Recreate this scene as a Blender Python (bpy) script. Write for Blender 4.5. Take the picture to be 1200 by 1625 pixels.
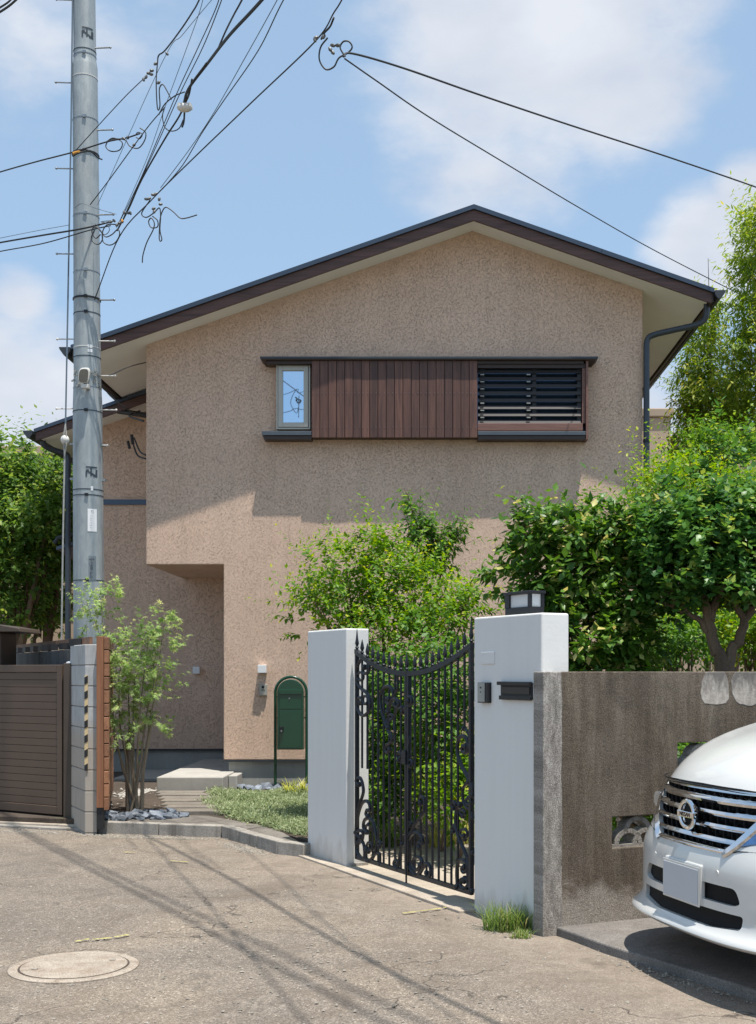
import bpy, bmesh, math, random
import numpy as np
from mathutils import Vector, Matrix

random.seed(7)
rng = np.random.default_rng(7)
for o in list(bpy.data.objects): bpy.data.objects.remove(o)
SC = bpy.context.scene
COL = SC.collection

# ------------------------------------------------------------------ camera
F = 1900.0; PX = 680.0; HY = 1066.0; H = 1.55          # focal (px of the 1200x1625 photo), principal x, horizon y, eye height
cam_d = bpy.data.cameras.new('camera')
cam = bpy.data.objects.new('camera', cam_d); COL.objects.link(cam)
cam.location = (0, 0, H); cam.rotation_euler = (math.radians(90), 0, 0)
cam_d.sensor_fit = 'VERTICAL'; cam_d.sensor_height = 36.0; cam_d.sensor_width = 36.0
cam_d.lens = 36.0 * F / 1625.0
cam_d.shift_x = (600 - PX) / 1625.0
cam_d.shift_y = (HY - 812.5) / 1625.0
cam_d.clip_start = 0.1; cam_d.clip_end = 3000
SC.camera = cam

# ------------------------------------------------------------------ sun, sky, exposure
SUN = Vector((0.15, -0.20, 1.0)).normalized()
sd = bpy.data.lights.new('sun', 'SUN'); sd.energy = 4.9; sd.angle = math.radians(0.53); sd.color = (1.0, 0.95, 0.87)
so = bpy.data.objects.new('sun', sd); COL.objects.link(so); so.location = (0, 0, 30)
so.rotation_euler = SUN.to_track_quat('Z', 'Y').to_euler()

W = bpy.data.worlds.new('World'); SC.world = W; W.use_nodes = True
wn, wl = W.node_tree.nodes, W.node_tree.links
for n in list(wn): wn.remove(n)
def wnode(t, **k):
    n = wn.new(t)
    for a, b in k.items(): setattr(n, a, b)
    return n
sky = wnode('ShaderNodeTexSky', sky_type='NISHITA', sun_disc=False)
sky.sun_elevation = math.asin(SUN.z); sky.sun_rotation = math.atan2(SUN.x, SUN.y)
sky.air_density = 1.0; sky.dust_density = 0.6; sky.ozone_density = 1.6; sky.altitude = 50
def dirpx(px, py): return Vector(((px - PX) / F, 1, (HY - py) / F)).normalized()
tc = wnode('ShaderNodeTexCoord')
nz = wnode('ShaderNodeTexNoise'); nz.inputs['Scale'].default_value = 5.5; nz.inputs['Detail'].default_value = 9; nz.inputs['Roughness'].default_value = .57
mp = wnode('ShaderNodeMapping'); mp.inputs['Scale'].default_value = (1, 1, 1.9); mp.inputs['Location'].default_value = (3.1, .4, .2)
wl.new(tc.outputs['Generated'], mp.inputs['Vector']); wl.new(mp.outputs[0], nz.inputs['Vector'])
def wmath(op, a, b=None, clamp=False):
    n = wnode('ShaderNodeMath', operation=op, use_clamp=clamp)
    for i, v in enumerate((a, b)):
        if v is None: continue
        if isinstance(v, (int, float)): n.inputs[i].default_value = v
        else: wl.new(v, n.inputs[i])
    return n.outputs[0]
cov = None
blobs = [((760, 60), .19, .62), ((960, 40), .15, .62), ((560, 130), .10, .26), ((1150, -60), .12, .35), ((60, 40), .15, .46), ((230, -60), .13, .40), ((30, 470), .045, .62),
         ((20, 620), .11, .68), ((130, 680), .08, .55), ((1130, 400), .075, .85), ((1185, 330), .055, .75), ((1040, 620), .09, .62),
         ((-500, 300), .4, .5), ((1900, 200), .4, .5), ((-900, -500), .5, .5), ((900, -900), .5, .45), ((1700, -900), .5, .5)]
for (c, r, s) in blobs:
    d = dirpx(*c)
    dv = wnode('ShaderNodeVectorMath', operation='DISTANCE'); wl.new(tc.outputs['Generated'], dv.inputs[0]); dv.inputs[1].default_value = d
    v = wmath('DIVIDE', dv.outputs['Value'], r)
    v = wmath('SUBTRACT', 1.0, wmath('POWER', v, 2), True)
    v = wmath('MULTIPLY', v, s)
    cov = v if cov is None else wmath('MAXIMUM', cov, v)
for (dx, dy, r, s) in ((.2, -1, .9, .4), (-.8, -.5, .8, .45), (.9, -.4, .8, .45)):      # the sky behind goes on in the same way
    dv = wnode('ShaderNodeVectorMath', operation='DISTANCE'); wl.new(tc.outputs['Generated'], dv.inputs[0]); dv.inputs[1].default_value = Vector((dx, dy, .55)).normalized()
    cov = wmath('MAXIMUM', cov, wmath('MULTIPLY', wmath('SUBTRACT', 1.0, wmath('DIVIDE', dv.outputs['Value'], r), True), s))
mask = wmath('MULTIPLY', wmath('SUBTRACT', wmath('ADD', cov, wmath('MULTIPLY', nz.outputs['Fac'], 1.1)), .86), 2.9, True)
sm = wnode('ShaderNodeMapRange', interpolation_type='SMOOTHSTEP'); wl.new(mask, sm.inputs['Value']); sm.inputs['To Max'].default_value = .9
nz2 = wnode('ShaderNodeTexNoise'); nz2.inputs['Scale'].default_value = 9; nz2.inputs['Detail'].default_value = 6; wl.new(mp.outputs[0], nz2.inputs['Vector'])
cr = wnode('ShaderNodeValToRGB'); wl.new(nz2.outputs['Fac'], cr.inputs['Fac'])
cr.color_ramp.elements[0].position = .3; cr.color_ramp.elements[0].color = (4.7, 5.1, 5.9, 1)
cr.color_ramp.elements[1].position = .7; cr.color_ramp.elements[1].color = (6.3, 6.5, 6.9, 1)
tint = wnode('ShaderNodeMix', data_type='RGBA', blend_type='MIX'); tint.inputs['Factor'].default_value = .44      # thin summer veil over the blue
tint.inputs[7].default_value = (4.5, 6.4, 8.5, 1)
wl.new(sky.outputs[0], tint.inputs[6])
mx = wnode('ShaderNodeMix', data_type='RGBA'); wl.new(sm.outputs[0], mx.inputs['Factor']); wl.new(tint.outputs[2], mx.inputs[6]); wl.new(cr.outputs[0], mx.inputs[7])
bg = wnode('ShaderNodeBackground'); bg.inputs['Strength'].default_value = 0.10
wo = wnode('ShaderNodeOutputWorld'); wl.new(mx.outputs[2], bg.inputs[0]); wl.new(bg.outputs[0], wo.inputs[0])

SC.view_settings.view_transform = 'Standard'; SC.view_settings.look = 'None'
SC.view_settings.exposure = 0.43; SC.view_settings.gamma = 1.0; SC.view_settings.use_curve_mapping = False
SC.render.engine = 'CYCLES'
try:
    SC.cycles.use_denoising = True; SC.cycles.denoiser = 'OPENIMAGEDENOISE'
except Exception: pass
SC.cycles.max_bounces = 8; SC.cycles.diffuse_bounces = 3; SC.cycles.transparent_max_bounces = 8
SC.cycles.sample_clamp_indirect = 6

# ------------------------------------------------------------------ helpers
def P(px, py, Y): return Vector(((px - PX) * Y / F, Y, H - (py - HY) * Y / F))
def G(px, py, z=0.0):
    Y = F * (H - z) / (py - HY); return Vector(((px - PX) * Y / F, Y, z))

def new_mat(name):
    m = bpy.data.materials.new(name); m.use_nodes = True
    nt = m.node_tree; b = nt.nodes['Principled BSDF']; return m, nt, b
def N(nt, t, ins=None, **k):
    n = nt.nodes.new(t)
    for a, v in k.items(): setattr(n, a, v)
    for a, v in (ins or {}).items():
        if isinstance(v, bpy.types.NodeSocket): nt.links.new(v, n.inputs[a])
        else: n.inputs[a].default_value = v
    return n
def c4(c): return (c[0], c[1], c[2], 1)
def mixc(nt, f, a, b, mode='MIX'):
    n = nt.nodes.new('ShaderNodeMix'); n.data_type = 'RGBA'; n.blend_type = mode
    for i, v in ((0, f), (6, a), (7, b)):
        if isinstance(v, bpy.types.NodeSocket): nt.links.new(v, n.inputs[i])
        elif i == 0: n.inputs[0].default_value = v
        else: n.inputs[i].default_value = c4(v)
    return n.outputs[2]
def mth(nt, op, a, b=0.0, clamp=False):
    n = nt.nodes.new('ShaderNodeMath'); n.operation = op; n.use_clamp = clamp
    for i, v in enumerate((a, b)):
        if isinstance(v, bpy.types.NodeSocket): nt.links.new(v, n.inputs[i])
        else: n.inputs[i].default_value = v
    return n.outputs[0]
def ramp(nt, f, stops):
    n = nt.nodes.new('ShaderNodeValToRGB'); nt.links.new(f, n.inputs[0]); r = n.color_ramp
    while len(r.elements) < len(stops): r.elements.new(.5)
    for e, (p, c) in zip(r.elements, stops):
        e.position = p; e.color = c4(c) if not isinstance(c, (int, float)) else (c, c, c, 1)
    return n.outputs[0]
def pos(nt, scale=(1, 1, 1), rot=(0, 0, 0), loc=(0, 0, 0)):
    g = nt.nodes.new('ShaderNodeNewGeometry'); m = nt.nodes.new('ShaderNodeMapping')
    nt.links.new(g.outputs['Position'], m.inputs['Vector']); m.inputs['Scale'].default_value = scale; m.inputs['Rotation'].default_value = rot; m.inputs['Location'].default_value = loc
    return m.outputs[0]
def noise(nt, vec, scale, detail=4, rough=.55, dist=0):
    return N(nt, 'ShaderNodeTexNoise', {'Vector': vec, 'Scale': scale, 'Detail': detail, 'Roughness': rough, 'Distortion': dist}).outputs['Fac']
def bump(nt, b, h, strength=.3, dist=.01):
    n = N(nt, 'ShaderNodeBump', {'Height': h, 'Strength': strength, 'Distance': dist}); nt.links.new(n.outputs[0], b.inputs['Normal'])
def simple(name, col, rough=.5, metal=0, var=.12, vs=8, bmp=0, bs=60, spec=.5, coat=0):
    m, nt, b = new_mat(name)
    f = noise(nt, pos(nt), vs, 5)
    c = ramp(nt, f, [(.3, [x * (1 - var) for x in col]), (.7, [min(1, x * (1 + var)) for x in col])])
    nt.links.new(c, b.inputs['Base Color']); b.inputs['Roughness'].default_value = rough; b.inputs['Metallic'].default_value = metal
    b.inputs['Specular IOR Level'].default_value = spec; b.inputs['Coat Weight'].default_value = coat
    if bmp: bump(nt, b, noise(nt, pos(nt), bs, 4), bmp, .004)
    return m
def wood(name, c1, c2, axis='Z', rough=.6, per=True):
    m, nt, b = new_mat(name)
    s = {'Z': (22, 22, 1.1), 'X': (1.1, 22, 22), 'Y': (22, 1.1, 22)}[axis]
    oi = nt.nodes.new('ShaderNodeObjectInfo')
    v = nt.nodes.new('ShaderNodeVectorMath'); v.operation = 'ADD'
    nt.links.new(pos(nt, s), v.inputs[0]); nt.links.new(oi.outputs['Random'], v.inputs[1])
    sc = nt.nodes.new('ShaderNodeVectorMath'); sc.operation = 'SCALE'; nt.links.new(oi.outputs['Random'], sc.inputs[0]); sc.inputs['Scale'].default_value = 17
    nt.links.new(sc.outputs[0], v.inputs[1])
    f = noise(nt, v.outputs[0], 1.0, 6, .6, 1.2)
    f2 = noise(nt, v.outputs[0], 5.0, 4, .6)
    c = mixc(nt, ramp(nt, f, [(.32, 0), (.72, 1)]), c1, c2)
    hs = N(nt, 'ShaderNodeHueSaturation', {'Color': c, 'Value': mth(nt, 'ADD', mth(nt, 'MULTIPLY', oi.outputs['Random'], .5 if per else 0), .75 if per else 1)})
    c = mixc(nt, mth(nt, 'MULTIPLY', ramp(nt, f2, [(.5, 0), (.75, 1)]), .35), hs.outputs[0], [x * .5 for x in c1])
    nt.links.new(c, b.inputs['Base Color']); b.inputs['Roughness'].default_value = rough
    bump(nt, b, f2, .25, .003)
    return m

def plaster():
    m, nt, b = new_mat('plaster_scraped')
    p = pos(nt)
    dist = N(nt, 'ShaderNodeTexNoise', {'Vector': p, 'Scale': 40, 'Detail': 3})
    wv = N(nt, 'ShaderNodeVectorMath', {0: p}, operation='ADD')
    sc = N(nt, 'ShaderNodeVectorMath', {0: dist.outputs['Color'], 'Scale': .05}, operation='SCALE'); nt.links.new(sc.outputs[0], wv.inputs[1])
    n1 = noise(nt, wv.outputs[0], 44, 4, .7)
    m2 = N(nt, 'ShaderNodeMapping', {'Vector': wv.outputs[0], 'Scale': (1.0, 1, 1.7), 'Rotation': (0, .5, 0)})
    n2 = noise(nt, m2.outputs[0], 74, 3, .6)
    ridge = mth(nt, 'ABSOLUTE', mth(nt, 'SUBTRACT', n2, .5))
    pit = ramp(nt, mth(nt, 'SUBTRACT', 1.0, mth(nt, 'MULTIPLY', ridge, 20), True), [(.2, 0), (.8, 1)])
    spot = mth(nt, 'MULTIPLY', ramp(nt, n1, [(.47, 0), (.57, 1)]), ramp(nt, noise(nt, p, 5, 3), [(.3, .45), (.6, 1)]))
    pits = mth(nt, 'MULTIPLY', pit, spot)
    fine = noise(nt, p, 160, 3, .7)
    big = noise(nt, p, .9, 4, .6)
    base = ramp(nt, big, [(.3, (.70, .51, .395)), (.7, (.77, .575, .455))])
    grain = mixc(nt, ramp(nt, fine, [(.35, 0), (.7, 1)]), (.92, .89, .86), (1.13, 1.11, 1.08))
    base = mixc(nt, 1.0, base, grain, 'MULTIPLY')
    streak = ramp(nt, noise(nt, pos(nt, (5, 5, .35)), 1.2, 4), [(.44, 0), (.8, .19)])
    base = mixc(nt, streak, base, (.3, .23, .18))
    c = mixc(nt, mth(nt, 'MULTIPLY', pits, .68), base, (.24, .165, .12))
    nt.links.new(c, b.inputs['Base Color']); b.inputs['Roughness'].default_value = .95; b.inputs['Specular IOR Level'].default_value = .1
    h = mth(nt, 'SUBTRACT', mth(nt, 'ADD', mth(nt, 'MULTIPLY', fine, .35), mth(nt, 'MULTIPLY', n1, .6)), mth(nt, 'MULTIPLY', pits, 1.0))
    bump(nt, b, h, .7, .012)
    return m

def white_stucco():
    m, nt, b = new_mat('white_wall_paint')
    p = pos(nt); z = N(nt, 'ShaderNodeSeparateXYZ', {0: p}).outputs[2]
    d = ramp(nt, mth(nt, 'ADD', mth(nt, 'MULTIPLY', z, -2.6), mth(nt, 'MULTIPLY', noise(nt, pos(nt, (1, 1, .3)), 7, 6, .65), 1.3)), [(.2, 0), (.75, .7)])
    s = ramp(nt, noise(nt, pos(nt, (7, 7, .5)), 2, 5, .6), [(.45, 0), (.8, .13)])
    c = mixc(nt, s, (.70, .695, .675), (.5, .49, .46)); c = mixc(nt, d, c, (.33, .29, .24))
    top = ramp(nt, mth(nt, 'ADD', mth(nt, 'MULTIPLY', mth(nt, 'SUBTRACT', z, 1.86), 12), mth(nt, 'MULTIPLY', noise(nt, p, 25, 4), .6)), [(.55, 0), (1.0, .3)])
    c = mixc(nt, top, c, (.38, .34, .28))
    nt.links.new(c, b.inputs['Base Color']); b.inputs['Roughness'].default_value = .8
    bump(nt, b, mth(nt, 'ADD', noise(nt, p, 45, 4), mth(nt, 'MULTIPLY', noise(nt, p, 9, 2), 1.2)), .22, .004)
    return m

def asphalt():
    m, nt, b = new_mat('worn_road')
    p = pos(nt)
    vo = N(nt, 'ShaderNodeTexVoronoi', {'Vector': p, 'Scale': 150, 'Randomness': 1.0})
    vb = N(nt, 'ShaderNodeTexVoronoi', {'Vector': p, 'Scale': 70, 'Randomness': 1.0})
    stone = ramp(nt, vo.outputs['Color'], [(0, (.125, .11, .094)), (.4, (.225, .20, .172)), (.8, (.32, .285, .25)), (1, (.60, .56, .50))])
    stone2 = ramp(nt, vb.outputs['Color'], [(0, .8), (.7, 1.0), (1, 1.35)])
    big = noise(nt, p, .55, 6, .62, .6)
    med = noise(nt, p, 3.2, 6, .68)
    xyz = N(nt, 'ShaderNodeSeparateXYZ', {0: p})
    blot = ramp(nt, noise(nt, p, 1.1, 8, .75, 1.5), [(.47, 0), (.62, .45)])
    stn = ramp(nt, noise(nt, pos(nt, (1.4, 1.4, 1), (0, 0, .5)), 9, 6, .8), [(.55, 0), (.7, .35)])
    # tan, dusty strip beside the gate, worn smooth; greyer towards the camera
    strip = mth(nt, 'ADD', mth(nt, 'MULTIPLY', xyz.outputs[0], .873), mth(nt, 'MULTIPLY', xyz.outputs[1], .487))
    sm = ramp(nt, mth(nt, 'ADD', mth(nt, 'MULTIPLY', mth(nt, 'SUBTRACT', strip, 2.9), .55), mth(nt, 'MULTIPLY', mth(nt, 'SUBTRACT', med, .5), .9), False), [(.1, 0), (.55, 1)])
    tone = ramp(nt, big, [(.3, (.74, .70, .66)), (.5, (1.0, .95, .89)), (.72, (1.28, 1.16, 1.02))])
    c = mixc(nt, 1.0, stone, stone2, 'MULTIPLY'); c = mixc(nt, 1.0, c, tone, 'MULTIPLY')
    c = mixc(nt, mth(nt, 'MULTIPLY', sm, .6), c, (.36, .295, .235))
    dk = ramp(nt, med, [(.53, 0), (.68, .6)]); c = mixc(nt, dk, c, (.13, .11, .09))
    lt = ramp(nt, noise(nt, p, 1.7, 7, .7, 1), [(.6, 0), (.7, .35)]); c = mixc(nt, lt, c, (.48, .42, .35))
    cv = N(nt, 'ShaderNodeTexVoronoi', {'Vector': N(nt, 'ShaderNodeVectorMath', {0: p, 1: N(nt, 'ShaderNodeVectorMath', {0: N(nt, 'ShaderNodeTexNoise', {'Vector': p, 'Scale': 2.5, 'Detail': 6}).outputs['Color'], 'Scale': .9}, operation='SCALE').outputs[0]}, operation='ADD').outputs[0], 'Scale': .8}, feature='DISTANCE_TO_EDGE')
    crk = ramp(nt, mth(nt, 'ADD', cv.outputs['Distance'], mth(nt, 'MULTIPLY', ramp(nt, noise(nt, p, .9, 2), [(.45, 0), (.6, 1)]), .1)), [(.0, .9), (.010, 0)])
    c = mixc(nt, crk, c, (.06, .05, .042))
    c = mixc(nt, blot, c, (.16, .125, .095)); c = mixc(nt, stn, c, (.12, .10, .085))
    nt.links.new(c, b.inputs['Base Color']); b.inputs['Roughness'].default_value = .93; b.inputs['Specular IOR Level'].default_value = .25
    h = mth(nt, 'SUBTRACT', mth(nt, 'ADD', mth(nt, 'MULTIPLY', vo.outputs['Distance'], -1.0), mth(nt, 'MULTIPLY', med, 1.0)), crk)
    bump(nt, b, h, .7, .012)
    return m

def concrete(name, c1, c2, rough=.85, stain=(.12, .1, .085), stains=.5, vscale=1.0, speck=.4, bmp=.3, ns=2.2):
    m, nt, b = new_mat(name)
    p = pos(nt)
    c = ramp(nt, noise(nt, pos(nt, (1, 1, vscale)), ns, 7, .65, .4), [(.32, c1), (.68, c2)])
    st = ramp(nt, noise(nt, pos(nt, (4, 4, .5 * vscale)), 1.4, 7, .7, .3), [(.48, 0), (.72, stains)])
    c = mixc(nt, st, c, stain)
    sp = ramp(nt, noise(nt, p, 120, 3, .7), [(.3, 1 - speck), (.7, 1 + speck * .6)])
    c = mixc(nt, 1.0, c, sp, 'MULTIPLY')
    nt.links.new(c, b.inputs['Base Color']); b.inputs['Roughness'].default_value = rough; b.inputs['Specular IOR Level'].default_value = .3
    bump(nt, b, mth(nt, 'ADD', noise(nt, p, 110, 4, .7), noise(nt, p, 14, 4)), bmp, .006)
    return m

def old_wall():
    m, nt, b = new_mat('weathered_cast_wall')
    p = pos(nt); xyz = N(nt, 'ShaderNodeSeparateXYZ', {0: p})
    u = mth(nt, 'ADD', mth(nt, 'MULTIPLY', mth(nt, 'SUBTRACT', xyz.outputs[0], .669), .915), mth(nt, 'MULTIPLY', mth(nt, 'SUBTRACT', xyz.outputs[1], 6.98), .403))
    z = xyz.outputs[2]
    comb = N(nt, 'ShaderNodeCombineXYZ', {0: u, 1: z}).outputs[0]
    st = N(nt, 'ShaderNodeMapping', {'Vector': comb, 'Scale': (7, .7, 1)}).outputs[0]
    streak = noise(nt, st, 1.5, 7, .65, .25)
    cloud = noise(nt, comb, 3.0, 6, .65, .5)
    c = ramp(nt, streak, [(.25, (.07, .055, .041)), (.5, (.12, .097, .073)), (.75, (.21, .178, .138))])
    c = mixc(nt, ramp(nt, cloud, [(.4, 0), (.75, .55)]), c, (.17, .14, .118))
    low = ramp(nt, mth(nt, 'ADD', mth(nt, 'MULTIPLY', z, -2.0), mth(nt, 'MULTIPLY', cloud, 1.3)), [(.0, 0), (.3, .8)])
    c = mixc(nt, low, c, (.33, .295, .255))
    blt = ramp(nt, noise(nt, comb, 2.2, 8, .75, 1.0), [(.48, 0), (.66, .45)]); c = mixc(nt, blt, c, (.052, .044, .036))
    # pale bare render strip at the free end
    edge = ramp(nt, mth(nt, 'ADD', mth(nt, 'MULTIPLY', u, 8), mth(nt, 'MULTIPLY', mth(nt, 'SUBTRACT', cloud, .5), .45)), [(.98, 1), (1.06, 0)])
    dirt = ramp(nt, noise(nt, N(nt, 'ShaderNodeMapping', {'Vector': comb, 'Scale': (14, 4, 1)}).outputs[0], 1.4, 8, .75), [(.35, (.15, .135, .118)), (.62, (.37, .34, .305))])
    c = mixc(nt, edge, c, dirt)
    fine = noise(nt, p, 150, 3, .75)
    c = mixc(nt, 1.0, c, ramp(nt, fine, [(.3, .42), (.7, 1.75)]), 'MULTIPLY')
    tp = ramp(nt, z, [(0, 0), (1, 0)])
    nt.links.new(c, b.inputs['Base Color']); b.inputs['Roughness'].default_value = .95; b.inputs['Specular IOR Level'].default_value = .15
    bump(nt, b, mth(nt, 'ADD', fine, mth(nt, 'MULTIPLY', noise(nt, p, 30, 4), .6)), .7, .008)
    return m

def leafmat(name, c_dark, c_light, c_young=None, gloss=.45, trans=.35, yamt=.12):
    m, nt, b = new_mat(name)
    a = N(nt, 'ShaderNodeAttribute', attribute_name='tint')
    stops = [(0, c_dark), (1 - yamt - .1, c_light)]
    if c_young: stops.append((1, c_young))
    c = ramp(nt, a.outputs['Fac'], stops)
    nt.links.new(c, b.inputs['Base Color']); b.inputs['Roughness'].default_value = gloss; b.inputs['Specular IOR Level'].default_value = .35
    tr = nt.nodes.new('ShaderNodeBsdfTranslucent')
    hs = N(nt, 'ShaderNodeHueSaturation', {'Color': c, 'Saturation': 1.12, 'Value': 1.7, 'Hue': .49}); nt.links.new(hs.outputs[0], tr.inputs[0])
    mxs = nt.nodes.new('ShaderNodeMixShader'); mxs.inputs[0].default_value = trans
    nt.links.new(b.outputs[0], mxs.inputs[1]); nt.links.new(tr.outputs[0], mxs.inputs[2])
    nt.links.new(mxs.outputs[0], nt.nodes['Material Output'].inputs[0])
    return m

def patch_mat():
    m, nt, b = new_mat('stained_cement_patch')
    p = pos(nt); z = N(nt, 'ShaderNodeSeparateXYZ', {0: p}).outputs[2]
    n1 = noise(nt, pos(nt, (1, 1, .5)), 16, 7, .7, .5)
    c = ramp(nt, n1, [(.35, (.34, .30, .26)), (.65, (.55, .50, .44))])
    dk = ramp(nt, mth(nt, 'ADD', mth(nt, 'MULTIPLY', mth(nt, 'SUBTRACT', z, 1.44), 3.5), mth(nt, 'MULTIPLY', noise(nt, pos(nt, (1, 1, .5)), 22, 7, .75), 1.4)), [(.55, 0), (1.05, .85)])
    c = mixc(nt, dk, c, (.11, .10, .092))
    nt.links.new(c, b.inputs['Base Color']); b.inputs['Roughness'].default_value = .92
    bump(nt, b, noise(nt, p, 60, 5, .7), .5, .006)
    return m
def block_mat():
    m, nt, b = new_mat('concrete_block')
    p = pos(nt); z = N(nt, 'ShaderNodeSeparateXYZ', {0: p}).outputs[2]
    c = ramp(nt, noise(nt, p, 6, 7, .7), [(.3, (.36, .37, .37)), (.7, (.49, .49, .48))])
    k = ramp(nt, mth(nt, 'ADD', mth(nt, 'MULTIPLY', mth(nt, 'SUBTRACT', 1.05, z), 2.5), mth(nt, 'MULTIPLY', noise(nt, p, 5, 5), .5)), [(.1, 0), (.6, .85)])
    c = mixc(nt, k, c, (.40, .345, .28))
    st = ramp(nt, noise(nt, pos(nt, (6, 6, 1)), 2, 7, .7), [(.5, 0), (.72, .5)]); c = mixc(nt, st, c, (.2, .17, .14))
    nt.links.new(c, b.inputs['Base Color']); b.inputs['Roughness'].default_value = .92
    bump(nt, b, noise(nt, p, 120, 4, .7), .4, .005)
    return m
M = {}
M['plaster'] = plaster(); M['white'] = white_stucco(); M['road'] = asphalt(); M['oldwall'] = old_wall()
M['paving'] = concrete('wet_paving', (.15, .135, .12), (.27, .245, .215), .55, (.08, .07, .06), .6)
M['kerb'] = concrete('kerb_concrete', (.27, .25, .22), (.42, .385, .34), .85, (.10, .085, .07), .75, ns=6)
M['slabcar'] = concrete('parking_concrete', (.14, .13, .12), (.24, .22, .2), .85, speck=.5)
M['apron'] = concrete('tan_apron', (.36, .305, .245), (.50, .43, .35), .9, (.2, .16, .12), .45, speck=.35)
M['found'] = concrete('foundation_grey', (.31, .31, .29), (.38, .38, .355), .85, (.15, .15, .14), .3, speck=.1, bmp=.12)
M['step'] = concrete('porch_concrete', (.36, .345, .31), (.46, .44, .4), .8, (.25, .24, .22), .3, speck=.15, bmp=.12)
M['sleeper'] = concrete('path_slats', (.17, .15, .13), (.27, .24, .2), .8, speck=.4)
M['soil'] = concrete('dark_soil', (.06, .045, .035), (.11, .085, .065), .95, speck=.6, bmp=.9)
M['edge'] = concrete('broken_road_edge', (.18, .15, .12), (.30, .255, .21), .95, (.09, .07, .055), .7, speck=.6, bmp=.9, ns=9)
M['groundfar'] = concrete('dusty_ground', (.14, .13, .1), (.2, .18, .14), .95)
M['patch'] = concrete('patch_cement', (.20, .185, .165), (.46, .42, .36), .9, (.10, .092, .085), .8, speck=.45, ns=7)
M['patchw'] = patch_mat()
M['block'] = block_mat()
M['darkwall'] = concrete('black_stained_wall', (.035, .035, .035), (.12, .12, .115), .9, (.3, .29, .27), .35, .5)
M['manhole'] = concrete('manhole_concrete', (.30, .25, .20), (.43, .37, .30), .9, (.20, .13, .085), .75, speck=.45, ns=5)
M['roofmetal'] = simple('roof_metal', (.065, .085, .115), .35, .6, .05)
M['gutter'] = simple('gutter_charcoal', (.045, .052, .06), .45, .3, .08)
M['pipe'] = simple('downpipe_slate', (.05, .062, .078), .4, .3, .05)
M['soffit'] = simple('soffit_beige', (.86, .86, .83), .8, 0, .03, 2)
M['fascia'] = wood('fascia_wood', (.055, .028, .023), (.14, .07, .056), 'X', .55, False)
M['board'] = wood('red_brown_board', (.062, .028, .021), (.165, .074, .05), 'Z', .5)
M['boardx'] = wood('red_brown_rail', (.14, .065, .05), (.24, .12, .09), 'X', .5, False)
M['slat'] = simple('louvre_slat', (.026, .021, .019), .4, .2, .1)
M['darkbrown'] = simple('dark_brown_trim', (.04, .024, .02), .5, 0, .1)
M['alu'] = simple('window_alu_greige', (.42, .40, .35), .4, .3, .03)
M['sill'] = simple('sill_metal', (.10, .115, .13), .4, .5, .06)
M['sill2'] = simple('canopy_metal', (.055, .062, .07), .4, .4, .06)
M['corten'] = wood('orange_fence_wood', (.22, .095, .045), (.35, .165, .085), 'Y', .65)
M['cortenz'] = wood('orange_post_wood', (.20, .08, .036), (.31, .135, .065), 'Z', .6)
M['oldwood'] = wood('old_rail_wood', (.12, .06, .035), (.25, .14, .085), 'X', .8)
M['gatebrown'] = simple('brown_gate_aluminium', (.095, .062, .042), .45, .0, .08, 3)
M['gatepost'] = simple('brown_gate_post', (.075, .057, .044), .5, .2, .12, 5)
M['black'] = simple('black_rubber', (.012, .012, .013), .6, 0, .2)
M['iron'] = simple('wrought_iron_paint', (.022, .025, .032), .38, .35, .25, 30, .25, 120)
M['blackmetal'] = simple('black_metal', (.02, .021, .024), .4, .4, .1)
M['steel'] = simple('steel_hardware', (.32, .33, .33), .35, .85, .15, 20)
M['green'] = simple('green_enamel', (.004, .052, .024), .25, .0, .05, 3, 0, 60, .5, .4)
M['lampwhite'] = simple('white_lamp_plastic', (.8, .8, .8), .35, 0, .01)
M['frost'] = simple('frosted_glass', (.62, .64, .64), .5, 0, .02)
M['plate'] = simple('blank_plate', (.50, .52, .55), .5, 0, .01)
M['carpaint'] = simple('pearl_white_paint', (.60, .60, .575), .28, 0, .004, 2, 0, 60, .5, 1.0)
M['carpaint'].node_tree.nodes['Principled BSDF'].inputs['Coat Roughness'].default_value = .03
M['chrome'] = simple('chrome', (.78, .79, .80), .06, 1.0, .01)
M['cardark'] = simple('car_black_plastic', (.006, .006, .007), .6, 0, .1, 8, 0, 60, .2)
M['tyre'] = simple('tyre_rubber', (.02, .02, .02), .8, 0, .1)
M['lens'] = simple('headlamp_lens', (.07, .17, .36), .05, .55, .25, 18, 0, 60, 1, 1)
M['carglass'] = simple('car_glass', (.015, .02, .022), .03, .1, .05)
M['bark'] = concrete('bark_brown', (.15, .10, .068), (.29, .20, .14), .9, (.06, .045, .035), .6, .3, bmp=.8)
M['barkpale'] = concrete('bark_pale', (.20, .16, .115), (.33, .27, .2), .85, (.1, .08, .06), .4, .3)
M['stem'] = simple('green_stem', (.12, .13, .05), .7)
M['tan'] = simple('far_tan_wall', (.46, .34, .24), .9, 0, .04, 1)
M['tandark'] = simple('far_tan_side', (.40, .30, .215), .9, 0, .04, 1)
M['yellow'] = simple('yellow_tape', (.62, .47, .26), .7, 0, .1)
M['yelpaint'] = simple('faded_yellow_paint', (.40, .36, .12), .9, 0, .5, 60)
M['mark'] = simple('pole_mark_paint', (.03, .045, .06), .7)
M['wirem'] = simple('wire_black', (.018, .019, .021), .6, 0, .1)
M['wireblue'] = simple('wire_blue_grey', (.10, .14, .18), .6, 0, .1)
M['grey'] = simple('grey_plastic', (.30, .30, .28), .6, 0, .2, 20)
M['clampm'] = simple('clamp_grey', (.13, .13, .125), .55, .4, .4, 40)
M['orange'] = simple('orange_sleeve', (.65, .30, .04), .6)
M['steelplate'] = simple('dull_steel_plate', (.20, .23, .25), .5, .2, .1)
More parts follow.
